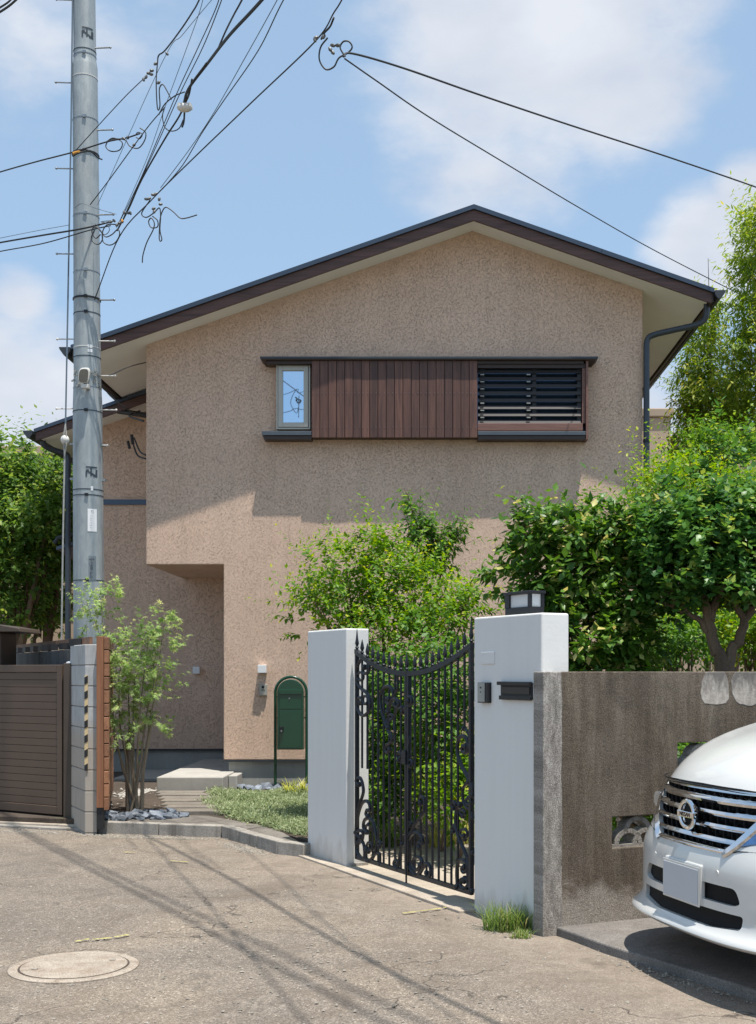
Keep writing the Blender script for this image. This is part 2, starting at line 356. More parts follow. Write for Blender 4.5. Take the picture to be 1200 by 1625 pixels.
M['insul'] = simple('white_ceramic', (.62, .6, .56), .35)

def pane_mat():
    m, nt, b = new_mat('reflective_pane')
    b.inputs['Base Color'].default_value = (.55, .70, .85, 1); b.inputs['Metallic'].default_value = .85; b.inputs['Roughness'].default_value = .015
    return m
M['pane'] = pane_mat()
m, nt, b = new_mat('dark_pane'); b.inputs['Base Color'].default_value = (.06, .10, .16, 1); b.inputs['Metallic'].default_value = .6; b.inputs['Roughness'].default_value = .05; M['darkpane'] = m
def pole_mat():
    m, nt, b = new_mat('galvanised_pole')
    p = pos(nt); c = ramp(nt, noise(nt, pos(nt, (3, 3, 1)), 5, 7, .7, .5), [(.3, (.27, .30, .312)), (.7, (.40, .43, .43))])
    c = mixc(nt, ramp(nt, noise(nt, pos(nt, (16, 16, .6)), 1.2, 6, .7), [(.5, 0), (.75, .45)]), c, (.17, .205, .23))
    nt.links.new(c, b.inputs['Base Color']); b.inputs['Roughness'].default_value = .5; b.inputs['Metallic'].default_value = .25
    bump(nt, b, noise(nt, p, 60, 3), .08, .002)
    return m
M['pole'] = pole_mat()
def rock_mat():
    m, nt, b = new_mat('slate_rock')
    oi = nt.nodes.new('ShaderNodeObjectInfo'); p = pos(nt)
    c = ramp(nt, noise(nt, p, 14, 6, .65, .5), [(.3, (.07, .085, .11)), (.6, (.16, .18, .21)), (.78, (.36, .38, .39))])
    hs = N(nt, 'ShaderNodeHueSaturation', {'Color': c, 'Value': mth(nt, 'ADD', mth(nt, 'MULTIPLY', oi.outputs['Random'], 1.0), .6)})
    nt.links.new(hs.outputs[0], b.inputs['Base Color']); b.inputs['Roughness'].default_value = .75
    bump(nt, b, noise(nt, p, 60, 5, .7), .5, .006)
    return m
M['rock'] = rock_mat()
M['gravel'] = simple('white_gravel', (.42, .40, .36), .9, 0, .35, 60)
M['rubble'] = simple('loose_stones', (.26, .23, .19), .9, 0, .45, 50)

def tag(o, label=None, cat=None, group=None, kind=None):
    if label: o['label'] = label
    if cat: o['category'] = cat
    if group: o['group'] = group
    if kind: o['kind'] = kind
    return o
def empty(name, loc, label, cat, group=None):
    o = bpy.data.objects.new(name, None); COL.objects.link(o); o.location = loc; o.empty_display_size = .1
    return tag(o, label, cat, group)
def origin(p):
    v = Vector((0, 0, 0))
    while p is not None: v = v + Vector(p.location); p = p.parent
    return v
def link(name, me, mat, parent=None, loc=None):
    if mat is not None: me.materials.append(mat)
    o = bpy.data.objects.new(name, me); COL.objects.link(o)
    if parent is not None: o.parent = parent
    elif loc is not None: o.location = loc
    return o

class MB:
    def __init__(s): s.v = []; s.f = []
    def add(s, vs, fs):
        n = len(s.v); s.v += [tuple(v) for v in vs]; s.f += [tuple(i + n for i in f) for f in fs]; return s
    def box(s, a, b):
        x0, y0, z0 = [min(a[i], b[i]) for i in range(3)]; x1, y1, z1 = [max(a[i], b[i]) for i in range(3)]
        return s.add([(x0, y0, z0), (x1, y0, z0), (x1, y1, z0), (x0, y1, z0), (x0, y0, z1), (x1, y0, z1), (x1, y1, z1), (x0, y1, z1)],
                     [(0, 3, 2, 1), (4, 5, 6, 7), (0, 1, 5, 4), (1, 2, 6, 5), (2, 3, 7, 6), (3, 0, 4, 7)])
    def obox(s, o, ex, ey, ez):                      # oriented box: origin and three edge vectors
        o, ex, ey, ez = Vector(o), Vector(ex), Vector(ey), Vector(ez)
        vs = [o, o + ex, o + ex + ey, o + ey]; vs += [v + ez for v in vs]
        return s.add(vs, [(0, 3, 2, 1), (4, 5, 6, 7), (0, 1, 5, 4), (1, 2, 6, 5), (2, 3, 7, 6), (3, 0, 4, 7)])
    def prism(s, poly, d):                           # polygon (3-D points) extruded by vector d
        n = len(poly); d = Vector(d); vs = [Vector(p) for p in poly]; vs += [v + d for v in vs]
        return s.add(vs, [tuple(range(n - 1, -1, -1)), tuple(range(n, 2 * n))] + [(i, (i + 1) % n, n + (i + 1) % n, n + i) for i in range(n)])
    def tube(s, pts, r, seg=6, cap=True, flat=1.0):
        pts = [Vector(p) for p in pts]; n = len(pts); rs = r if isinstance(r, (list, tuple)) else [r] * n
        prev = None; vs = []
        for i, p in enumerate(pts):
            t = (pts[min(i + 1, n - 1)] - pts[max(i - 1, 0)])
            if t.length < 1e-7: t = Vector((0, 0, 1))
            t.normalize()
            if prev is None:
                a = Vector((0, 0, 1)) if abs(t.z) < .9 else Vector((1, 0, 0))
                u = t.cross(a).normalized()
            else: u = (prev - t * prev.dot(t)); u = u.normalized() if u.length > 1e-6 else t.orthogonal().normalized()
            prev = u; w = t.cross(u)
            for k in range(seg):
                an = 2 * math.pi * k / seg
                vs.append(p + (u * math.cos(an) + w * math.sin(an) * flat) * rs[i])
        fs = []
        for i in range(n - 1):
            for k in range(seg):
                a = i * seg + k; b = i * seg + (k + 1) % seg; fs.append((a, b, b + seg, a + seg))
        if cap: fs.append(tuple(range(seg - 1, -1, -1))); fs.append(tuple(range((n - 1) * seg, n * seg)))
        return s.add(vs, fs)
    def lathe(s, c, prof, seg=24):                   # profile [(r,z)] around vertical axis at c
        vs = []; fs = []; n = len(prof)
        for (r, z) in prof:
            for k in range(seg):
                a = 2 * math.pi * k / seg; vs.append((c[0] + r * math.cos(a), c[1] + r * math.sin(a), c[2] + z))
        for i in range(n - 1):
            for k in range(seg):
                a = i * seg + k; b = i * seg + (k + 1) % seg; fs.append((a, b, b + seg, a + seg))
        fs.append(tuple(range(seg - 1, -1, -1))); fs.append(tuple(range((n - 1) * seg, n * seg)))
        return s.add(vs, fs)
    def ball(s, c, r, sc=(1, 1, 1), seg=10, rings=6):
        vs = []; fs = []
        for i in range(rings + 1):
            th = math.pi * i / rings
            for k in range(seg):
                a = 2 * math.pi * k / seg
                vs.append((c[0] + r * sc[0] * math.sin(th) * math.cos(a), c[1] + r * sc[1] * math.sin(th) * math.sin(a), c[2] + r * sc[2] * math.cos(th)))
        for i in range(rings):
            for k in range(seg):
                a = i * seg + k; b = i * seg + (k + 1) % seg; fs.append((a, a + seg, b + seg, b))
        return s.add(vs, fs)
    def build(s, name, mat, parent=None, smooth=False, bevel=0, loc=None, seg=2):
        if parent is not None: org = origin(parent)
        elif loc is not None: org = Vector(loc)
        else:
            a = np.array(s.v); org = Vector(((a[:, 0].min() + a[:, 0].max()) / 2, (a[:, 1].min() + a[:, 1].max()) / 2, a[:, 2].min()))
        me = bpy.data.meshes.new(name); me.from_pydata([(v[0] - org.x, v[1] - org.y, v[2] - org.z) for v in s.v], [], s.f)
        bm = bmesh.new(); bm.from_mesh(me); bmesh.ops.recalc_face_normals(bm, faces=bm.faces); bm.to_mesh(me); bm.free()
        if smooth:
            me.polygons.foreach_set('use_smooth', [True] * len(me.polygons))
            try: me.set_sharp_from_angle(angle=math.radians(40))
            except Exception: pass
        o = link(name, me, mat, parent, org)
        if bevel:
            b = o.modifiers.new('bevel', 'BEVEL'); b.width = bevel; b.segments = seg; b.limit_method = 'ANGLE'
        return o

def catmull(pts, n=6):
    pts = [Vector(p) for p in pts]
    if len(pts) < 3: return pts
    q = [pts[0] * 2 - pts[1]] + pts + [pts[-1] * 2 - pts[-2]]; out = []
    for i in range(1, len(q) - 2):
        for k in range(n):
            t = k / n; a, b, c, d = q[i - 1], q[i], q[i + 1], q[i + 2]
            out.append(.5 * ((2 * b) + (c - a) * t + (2 * a - 5 * b + 4 * c - d) * t * t + (3 * b - a - 3 * c + d) * t ** 3))
    out.append(pts[-1]); return out

# ------------------------------------------------------------------ leaves (numpy)
def nrm(a): return a / np.maximum(np.linalg.norm(a, axis=-1, keepdims=True), 1e-9)
def leaf_mesh(name, pos_, ax, up, L, Wd, kind, tint, mat, parent, curl=.25):
    n = len(pos_); ax = nrm(ax); side = nrm(np.cross(ax, up)); nor = nrm(np.cross(side, ax))
    L = L[:, None]; Wd = Wd[:, None]
    if kind == 'star':
        verts = []; faces = []
        for k, (an, ln) in enumerate(((-1.75, .55), (-.85, .85), (0, 1.0), (.85, .85), (1.75, .55))):
            d = ax * math.cos(an) + side * math.sin(an); s2 = side * math.cos(an) - ax * math.sin(an)
            c = pos_ + ax * L * .25
            verts += [c - s2 * L * .11, c + s2 * L * .11, c + d * L * ln * .75 - nor * L * .12]
            faces.append([3 * k, 3 * k + 1, 3 * k + 2])
        V = np.stack(verts, 1); Fc = np.array(faces); nv = 15
    else:
        mid = pos_ + ax * L * .45 - nor * Wd * .16
        V = np.stack([pos_, pos_ + ax * L * .42 - side * Wd * .5, pos_ + ax * L * .42 + side * Wd * .5, pos_ + ax * L - nor * L * curl * .4, mid], 1)
        Fc = np.array([[0, 4, 1], [1, 4, 3], [0, 2, 4], [2, 3, 4]]); nv = 5
    org = np.array(origin(parent)) if parent is not None else np.zeros(3)
    V = (V - org).reshape(-1, 3).astype(np.float32)
    FF = (Fc[None] + (np.arange(n) * nv)[:, None, None]).reshape(-1, 3)
    me = bpy.data.meshes.new(name); nf = len(FF)
    me.vertices.add(len(V)); me.vertices.foreach_set('co', V.ravel())
    me.loops.add(nf * 3); me.loops.foreach_set('vertex_index', FF.ravel().astype(np.int32))
    me.polygons.add(nf); me.polygons.foreach_set('loop_start', (np.arange(nf) * 3).astype(np.int32)); me.polygons.foreach_set('loop_total', np.full(nf, 3, np.int32))
    at = me.attributes.new('tint', 'FLOAT', 'FACE'); at.data.foreach_set('value', np.repeat(tint, len(Fc)).astype(np.float32))
    me.update(calc_edges=True)
    return link(name, me, mat, parent)
def foliage(name, st, dr, ln, k, L, wr, mat, parent, kind='oval', lift=.0, droop=.3, tintb=.4, spread=.9, curl=.25, young=.0, tintv=.35, spots=0.0):
    """leaves along shoots; returns shoot end points too"""
    n = len(st); dr = nrm(dr)
    t = (np.arange(k) + .5) / k * .95 + .05
    t = t[None, :, None] + rng.normal(0, .02, (n, k, 1))
    pos_ = st[:, None] + dr[:, None] * ln[:, None, None] * t + np.array([0, 0, 1.]) * (lift * ln)[:, None, None] * t ** 2
    a = nrm(np.cross(dr, rng.normal(0, 1, (n, 3)))); b_ = np.cross(dr, a)
    ph = (np.arange(k) * 2.4)[None, :, None] + rng.uniform(0, 6.28, (n, 1, 1)) + rng.normal(0, .3, (n, k, 1))
    ax = dr[:, None] * (.45 + .5 * t) + (a[:, None] * np.cos(ph) + b_[:, None] * np.sin(ph)) * spread
    ax = nrm(ax) + np.array([0, 0, -1.]) * droop + rng.normal(0, .15, (n, k, 3))
    up = np.array([0, 0, 1.]) + rng.normal(0, .35, (n, k, 3)) + dr[:, None] * .3
    Ls = L * (1 - .35 * t[..., 0]) * rng.uniform(.5, 1.4, (n, k))
    tint = np.clip(rng.normal(tintb, tintv * .5, (n, 1)) + rng.normal(0, tintv * .5, (n, k)) + young * t[..., 0] ** 3, 0, 1)
    if spots: tint[rng.random((n, k)) < spots] = 1.0
    return leaf_mesh(name, pos_.reshape(-1, 3), ax.reshape(-1, 3), up.reshape(-1, 3), Ls.ravel(), (Ls * wr).ravel(), kind, tint.ravel(), mat, parent, curl)
def twigs(name, st, dr, ln, r, mat, parent, lift=0.):
    mb = MB(); dr = nrm(dr)
    for p, d, l in zip(st, dr, ln):
        p = Vector(p); d = Vector(d); up = Vector((0, 0, 1))
        mb.tube([p, p + d * l * .5 + up * lift * l * .25, p + d * l + up * lift * l], [r, r * .8, r * .3], 3, False)
    return mb.build(name, mat, parent)
def lobes_shoots(lobes, dens, outw=.6, upw=.6, rnd=.45, shell=(.45, 1.0), bottom=-.5):
    """lobes: (cx,cy,cz,rx,ry,rz); dens shoots per m2 of lobe surface"""
    S, D = [], []
    for (cx, cy, cz, rx, ry, rz) in lobes:
        area = 4 * math.pi * ((rx * rz) ** 1.6 / 3 + (rx * ry) ** 1.6 / 3 + (ry * rz) ** 1.6 / 3) ** (1 / 1.6)
        n = max(6, int(area * dens)); d = nrm(rng.normal(0, 1, (n * 2, 3))); d = d[d[:, 2] > bottom][:n]
        r = rng.uniform(shell[0], shell[1], (len(d), 1)) ** .7
        S.append(np.array([cx, cy, cz]) + d * r * np.array([rx, ry, rz]))
        D.append(d * outw + np.array([0, 0, upw]) + rng.normal(0, rnd, (len(d), 3)))
    return np.concatenate(S), nrm(np.concatenate(D))
def LB(px, py, Y, rxp, rzp, ry):
    c = P(px, py, Y); s = Y / F; return (c.x, c.y, c.z, rxp * s, ry, rzp * s)

# ================================================================== GROUND
def sheet(name, poly, z, mat, sub=None):
    mb = MB(); mb.add([(x, y, z) for x, y in poly], [tuple(range(len(poly)))])
    o = mb.build(name, mat, None, loc=(0, 0, 0)); return tag(o, kind='structure')
sheet('ground', [(-600, -200), (600, -200), (600, 1500), (-600, 1500)], -.05, M['groundfar'])
# the alley: gently uneven sheet
def alley():
    xs = np.linspace(-14, 9, 116); ys = np.linspace(-12, 12.9, 125); mb = MB()
    from mathutils import noise as mn
    vs = []
    for y in ys:
        for x in xs:
            vs.append((x, y, .006 * mn.noise(Vector((x * .8, y * .8, 0))) + .004 * mn.noise(Vector((x * 3, y * 3, 5)))))
    nx = len(xs); fs = [(j * nx + i, j * nx + i + 1, (j + 1) * nx + i + 1, (j + 1) * nx + i) for j in range(len(ys) - 1) for i in range(nx - 1)]
    mb.add(vs, fs); o = mb.build('road', M['road'], None, True, loc=(0, 0, 0)); tag(o, kind='structure')
alley()
gd = Vector((.487, -.873, 0)); gn = Vector((.873, .487, 0))       # along the gate line (towards the camera), and into the garden
PL0 = Vector((-1.02, 10.1, 0)); PR0 = Vector((.294, 7.75, 0))
# concrete apron strip in front of and under the gate
def strip(name, pts, z0, z1, mat, bev=.006):
    mb = MB(); mb.prism([(x, y, z0) for x, y in pts], (0, 0, z1 - z0)); o = mb.build(name, mat, None, bevel=bev); return tag(o, kind='structure')
a0 = PL0 - gd * .0 - gn * .10; a1 = PR0 + gd * .02 - gn * .12
strip('gate_apron', [(a0.x, a0.y), (a1.x, a1.y), (a1.x + gn.x * 1.8, a1.y + gn.y * 1.8), (a0.x + gn.x * 1.9, a0.y + gn.y * 1.9)], -.03, .018, M['apron'])
# garden bed behind the walls
strip('garden_bed', [(-1.25, 11.25), (-.35, 9.5), (.95, 7.3), (6.2, 9.7), (14, 14), (14, 30), (3.0, 30), (2.9, 15.1), (-1.0, 15.1)], -.04, .012, M['soil'])
# raised paved forecourt
fore = [(-3.16, 11.52), (-1.92, 11.22), (-1.287, 10.20), (-1.04, 10.02), (-1.30, 10.75), (-1.6, 11.3), (-2.2, 12.0), (-3.2, 12.25), (-3.25, 12.0)]
strip('forecourt', fore, -.03, .106, M['paving'])
strip('forecourt_soil', [(-5.1, 12.3), (-3.26, 11.75), (-3.2, 12.24), (-2.2, 12.0), (-1.6, 11.3), (-1.05, 10.35), (-.9, 12.0), (-.9, 15.25), (-1.5, 17.5), (-5.2, 17.5)], -.04, .095, M['soil'])
# kerb stones
kr = tag(bpy.data.objects.new('kerb', None), kind='structure'); COL.objects.link(kr); kr.location = (-2.5, 11.3, 0)
kpts = [(-3.20, 11.50), (-2.56, 11.345), (-1.935, 11.19), (-1.73, 10.87), (-1.51, 10.52), (-1.287, 10.165), (-1.04, 9.98)]
for (x0, y0), (x1, y1) in zip(kpts[:-1], kpts[1:]):
    d = Vector((x1 - x0, y1 - y0, 0)); n = Vector((-d.y, d.x, 0)).normalized()
    if n.y < 0: n = -n
    mb = MB(); mb.obox(Vector((x0, y0, -.03)) + d.normalized() * .004, d - d.normalized() * .008, n * .10, (0, 0, .142 + random.uniform(-.003, .003)))
    mb.build('kerb_stone', M['kerb'], kr, bevel=.008)
# slatted approach path to the porch
pr = tag(bpy.data.objects.new('path', None), kind='structure'); COL.objects.link(pr); pr.location = (-2.6, 13, .1)
ys = [12.18 + .31 * i for i in range(7)]
for i, y in enumerate(ys):
    xl = (250 + (max(0, 6 - i)) * 2.5 - PX) * y / F - .02; xr = (375 - i * 9 - PX) * y / F
    mb = MB(); mb.box((xl + random.uniform(-.01, .01), y, .07), (xr, y + .235, .135 + .004 * (i % 2))); mb.build('sleeper', M['sleeper'], pr, bevel=.008)
tag(MB().box((-3.34, 12.3, .05), (-2.2, 14.38, .118)).build('path_bed', M['soil'], None), kind='structure')
# parking slab by the old wall
sl = [(.70, 7.12), (.978, 6.56), (1.463, 5.75), (1.9, 4.95), (3.2, 2.6), (12, 5.5), (12, 12), (.9, 7.2)]
strip('parking_slab', sl, -.03, .055, M['slabcar'], .01)
# road wear: loose grit along kerbs and over the road
def grit(name, areas, n, smin, smax, mat, label, zb=0.0):
    V = []; Fc = []; k = 0
    oc = np.array([[1, 0, 0], [0, 1, 0], [-1, 0, 0], [0, -1, 0], [0, 0, 1], [0, 0, -.4]], float)
    of = np.array([[0, 1, 4], [1, 2, 4], [2, 3, 4], [3, 0, 4]])
    tot = sum(a[4] for a in areas)
    for (cx, cy, rx, ry, w, ang) in areas:
        m_ = int(n * w / tot); q = rng.normal(0, .45, (m_, 2)) * np.array([rx, ry]); ca, sa = math.cos(ang), math.sin(ang)
        x = cx + q[:, 0] * ca - q[:, 1] * sa; y = cy + q[:, 0] * sa + q[:, 1] * ca
        s = smin + (smax - smin) * rng.random(m_) ** 3
        for j in range(m_):
            an = rng.random() * 6.28; R = np.array([[math.cos(an), -math.sin(an), 0], [math.sin(an), math.cos(an), 0], [0, 0, 1]])
            vv = (oc * np.array([1, rng.uniform(.5, 1), rng.uniform(.4, .8)]) * rng.uniform(.75, 1.2, (6, 1))) @ R.T * s[j] + np.array([x[j], y[j], zb + .2 * s[j]])
            V += vv.tolist(); Fc += (of + k).tolist(); k += 6
    me = bpy.data.meshes.new(name); me.from_pydata(V, [], Fc); o = link(name, me, mat); return tag(o, label, 'grit', kind='stuff')
grit('loose_grit', [(-1, 6.5, 3.2, 2.8, 6, 0), (-2.6, 11.2, .75, .10, 4.2, -.22), (-1.62, 10.5, .5, .12, 3.0, -1.0), (-3.9, 11.6, .8, .16, 2.6, -.3), (1.2, 6.1, 1.0, .14, 1.0, -1.04), (.4, 7.2, .4, .2, .5, -1)],
     7500, .0035, .016, M['rubble'], 'loose grit and small stones scattered over the road surface')
grit('white_gravel', [(-3.35, 14.3, .35, .5, 3, 0), (-3.1, 12.9, .25, .5, 1.5, 0)], 1500, .012, .025, M['gravel'], 'pale gravel filling the bed beside the porch step', .10)

# manhole
mc = G(118, 1536)
mh = empty('manhole_cover', (mc.x, mc.y, 0), 'round pale concrete manhole cover set in the road', 'manhole')
MB().lathe((mc.x, mc.y, 0), [(.33, -.02), (.33, .008), (.318, .014), (.285, .014), (.28, .010)], 48).build('collar', M['manhole'], mh, True)
MB().lathe((mc.x, mc.y, 0), [(.272, -.01), (.272, .014), (.262, .018), (.0, .018)][:3], 48).build('lid', M['manhole'], mh, True)
MB().lathe((mc.x, mc.y, 0), [(.286, .0105), (.271, .0145), (.268, .0150)], 48).build('groove', M['soil'], mh, True)
for an in (0.5, 3.64):
    MB().lathe((mc.x + .2 * math.cos(an), mc.y + .2 * math.sin(an), 0), [(.018, .015), (.018, .0215)], 12).build('lift_point', M['rubble'], mh)
# faded survey paint
for i, (x0, y0, x1, y1) in enumerate(((120, 1497, 142, 1493), (146, 1494, 178, 1491), (182, 1490, 205, 1486), (270, 1368, 298, 1370), (640, 1452, 700, 1444), (196, 1354, 215, 1355), (704, 1443, 722, 1440))):
    a, b_ = G(x0, y0), G(x1, y1); d = b_ - a; n = Vector((-d.y, d.x, 0)).normalized() * .014
    k = 9; L_, R_ = [], []
    for j in range(k + 1):
        q = a + d * j / k; w = random.uniform(.3, 1.2); L_.append(q + n * w); R_.append(q - n * w * random.uniform(.5, 1))
    mb = MB(); mb.add([(v.x, v.y, .012) for v in L_ + R_], [(j, j + 1, k + 2 + j, k + 1 + j) for j in range(k)])
    o = mb.build('yellow_road_mark', M['yelpaint'])
    tag(o, ['left dash of faded yellow paint beyond the manhole', 'middle dash of faded yellow paint beyond the manhole', 'right dash of faded yellow paint beyond the manhole', 'short yellow paint dash on the road below the kerb corner',
            'long yellow paint dash in front of the gate', 'tiny yellow paint dash nearest the brown gate', 'short yellow paint dash at the foot of the white mail pillar'][i], 'road mark', 'faded yellow paint dashes')

# ================================================================== HOUSE
hs = empty('house', (-.4, 15.2, .1), 'two storey beige plastered house with low gable roof and board clad window', 'house')
RX, RZ, SL = .559, 7.287, .349
def zs(x): return 7.15 - SL * abs(x - RX)
def zt(x): return RZ - SL * abs(x - RX)
XL, XR, FY = -3.584, 2.72, 15.2
poly = [(XL, 2.91), (-2.6, 2.91), (-2.6, .43), (XR, .43), (XR, zs(XR)), (RX, zs(RX)), (XL, zs(XL))]
MB().prism([(x, FY, z) for x, z in poly], (0, 7.8, 0)).build('wall', M['plaster'], hs, bevel=.012)
wp = [(-5.12, .43), (-2.595, .43), (-2.595, 2.93), (-3.57, 2.93), (-3.57, 5.55), (-5.12, 5.02)]
MB().prism([(x, 17.4, z) for x, z in wp], (0, 5.5, 0)).build('wing_wall', M['plaster'], hs)
# drip edges and foundation
MB().box((-2.63, FY - .012, .405), (XR + .02, FY + .05, .428)).build('drip_edge', M['gutter'], hs)
MB().box((-5.13, 17.388, .405), (-2.64, 17.43, .428)).build('drip_edge', M['gutter'], hs)
MB().box((-2.54, FY + .03, -.05), (XR - .04, 22.9, .405)).build('foundation', M['found'], hs)
MB().box((-5.08, 17.43, -.05), (-2.55, 22.8, .405)).build('foundation', M['found'], hs)
MB().box((-5.13, 17.37, 3.975), (XL + .02, 17.42, 4.05)).build('belt_trim', M['roofmetal'], hs)
# main roof
YF, YB = 14.72, 23.3
EL, ER = -4.36, 3.48
rf = MB()
for (xa, xb) in ((EL - .03, RX), (RX, ER + .03)):
    rf.prism([(xa, YF - .035, zt(xa)), (xb, YF - .035, zt(xb)), (xb, YF - .035, zt(xb) - .055), (xa, YF - .035, zt(xa) - .055)], (0, YB - YF, 0))
roof = rf.build('roof', M['roofmetal'], hs)
fm = MB()
for (xa, xb) in ((EL, RX), (RX, ER)):
    fm.prism([(xa, YF, zt(xa) - .057), (xb, YF, zt(xb) - .057), (xb, YF, zt(xb) - .185), (xa, YF, zt(xa) - .185)], (0, .035, 0))
fm.build('fascia', M['fascia'], roof)
sf = MB()
for (xa, xb) in ((EL + .02, RX), (RX, ER - .02)):
    sf.prism([(xa, YF + .037, zs(xa) - .004), (xb, YF + .037, zs(xb) - .004), (xb, YF + .037, zt(xb) - .06), (xa, YF + .037, zt(xa) - .06)], (0, YB - YF - .1, 0))
sf.build('soffit', M['soffit'], roof)
for xe in (EL, ER):
    sgn = 1 if xe > 0 else -1
    MB().box((xe, YF + .002, zs(xe) - .035), (xe + sgn * .025, YB - .05, zt(xe) - .06)).build('eave_board', M['darkbrown'], roof)
    g = MB(); x0 = xe + sgn * .03; zg = zt(xe) - .045
    prof = [(0, 0), (.0, -.05), (.035, -.10), (.075, -.10), (.125, -.03), (.135, 0), (.128, 0), (.118, -.028), (.07, -.092), (.038, -.092), (.008, -.05), (.008, 0)]
    g.prism([(x0 + sgn * u, YF - .06, zg + v) for u, v in prof], (0, YB - YF, 0))
    g.prism([(x0 + sgn * u, YF - .065, zg + v) for u, v in prof[:6]], (0, .006, 0))
    g.build('gutter', M['gutter'], roof)
# right downpipe
dp = [P(1122, 478, 14.95), P(1121, 498, 14.96), P(1117, 508, 14.98), P(1103, 516, 15.0), P(1068, 524, 15.05), P(1036, 532, 15.11), P(1027, 541, 15.13), P(1026, 560, 15.13), P(1026, 1120, 15.13)]
MB().tube(catmull(dp[:-1], 4) + [dp[-1]], .039, 10).build('downpipe', M['pipe'], hs, True)
for yy in (700, 880):
    q = P(1026, yy, 15.13); MB().lathe((q.x, q.y, q.z), [(.045, -.02), (.045, .02)], 12).build('pipe_bracket', M['blackmetal'], hs)
# left eave: short return pipe under the soffit
q0 = P(217, 660, 18.2)
MB().tube([(-4.42, 17.0, 5.42), (-4.4, 17.0, 5.25), (-4.0, 17.05, 5.2), (-3.66, 17.1, 5.2), (-3.66, 17.1, 5.05)], .04, 8).build('downpipe', M['gutter'], hs, True)
# wing roof
def ztw(x): return 4.995 + SL * (x + 5.575) - .01
WY = 16.95
wr = MB(); wr.prism([(-5.58, WY - .03, ztw(-5.58)), (-3.75, WY - .03, ztw(-3.75)), (-3.75, WY - .03, ztw(-3.75) - .05), (-5.58, WY - .03, ztw(-5.58) - .05)], (0, 5.6, 0))
wroof = wr.build('wing_roof', M['roofmetal'], hs)
MB().prism([(-5.56, WY, ztw(-5.56) - .052), (-3.76, WY, ztw(-3.76) - .052), (-3.76, WY, ztw(-3.76) - .17), (-5.56, WY, ztw(-5.56) - .17)], (0, .03, 0)).build('fascia', M['fascia'], wroof)
MB().prism([(-5.5, WY + .032, ztw(-5.5) - .055), (-3.77, WY + .032, ztw(-3.77) - .055), (-3.77, WY + .032, ztw(-3.77) - .16), (-5.5, WY + .032, ztw(-5.5) - .16)], (0, 5.5, 0)).build('soffit', M['soffit'], wroof)
g = MB(); g.prism([(-5.59 - u, WY - .06, ztw(-5.58) - .03 + v) for u, v in [(0, 0), (.0, -.05), (.035, -.10), (.075, -.10), (.125, -.03), (.135, 0)]], (0, 5.6, 0)); g.build('gutter', M['gutter'], wroof)
dp = [P(68, 700, 17.1), P(70, 706, 17.12), P(82, 713, 17.2), P(103, 720, 17.3), P(108, 727, 17.32), P(108, 745, 17.32), P(108, 1240, 17.32)]
MB().tube(catmull(dp[:-1], 4) + [dp[-1]], .042, 10).build('downpipe', M['pipe'], hs, True)
# little side canopy low on the wing
cp = MB(); cp.prism([(-5.13, 17.5, 3.47), (-5.44, 17.5, 3.38), (-5.44, 17.5, 3.33), (-5.13, 17.5, 3.42)], (0, 1.6, 0)); cpo = cp.build('side_canopy', M['roofmetal'], hs)
MB().prism([(-5.13, 17.52, 3.415), (-5.38, 17.52, 3.33), (-5.30, 17.52, 3.22), (-5.13, 17.52, 3.22)], (0, 1.5, 0)).build('canopy_side', M['fascia'], cpo)
MB().tube([(-5.45, 17.45, 3.42), (-5.40, 17.45, 3.50), (-5.12, 17.45, 3.56)], .035, 8).build('canopy_pipe', M['gutter'], cpo, True)

# window assembly (front plane of facade FY=15.2)
def X_(px, Y=15.0): return (px - PX) * Y / F
def Z_(py, Y=15.0): return H - (py - HY) * Y / F
wb = MB().box((X_(425, 15.1), 15.0, Z_(577)), (X_(934, 15.0) - .06, 15.202, Z_(571))).build('window_bay', M['darkbrown'], hs)
cn = MB(); cn.box((X_(413, 14.95), 14.94, Z_(569.2, 14.95)), (X_(949, 14.95), 15.205, Z_(566, 14.95))); cn.build('canopy', M['sill2'], wb)
cn = MB(); xa, xb = X_(414.5, 14.96), X_(947.5, 14.96)
zc_ = Z_(569.3, 14.95); cn.add([(xa, 14.952, zc_), (xb, 14.952, zc_), (xb, 15.204, zc_), (xa, 15.204, zc_), (xa + .012, 14.956, zc_ - .012), (xb - .012, 14.956, zc_ - .012), (xb - .035, 15.204, zc_ - .042), (xa + .035, 15.204, zc_ - .042)], [(0, 3, 2, 1), (4, 5, 6, 7), (0, 1, 5, 4), (1, 2, 6, 5), (2, 3, 7, 6), (3, 0, 4, 7)]); cn.build('canopy_soffit', M['darkbrown'], wb)
# board shutter: 20 upright boards
bx0, bx1 = X_(494.5, 14.99), X_(758, 14.99); n = 20; bw = (bx1 - bx0) / n
pn = MB().box((bx0 + .01, 15.015, Z_(693)), (bx1 - .002, 15.2, Z_(573))).build('board_panel', M['darkbrown'], hs)
for i in range(n):
    g_ = .0035; o = MB().box((bx0 + bw * i + g_, 14.99 + random.uniform(-.002, .002), Z_(694.5)), (bx0 + bw * (i + 1) - g_, 15.013, Z_(572.5))).build('board', M['board'], pn, bevel=.002, seg=1)
nails = MB()
for i in range(n):
    for yy in (624, 678):
        for fx in (.22, .78): nails.ball((bx0 + bw * (i + fx), 14.987, Z_(yy)), .0045, seg=5, rings=3)
nails.build('nail_heads', M['steel'], pn)['kind'] = 'stuff'
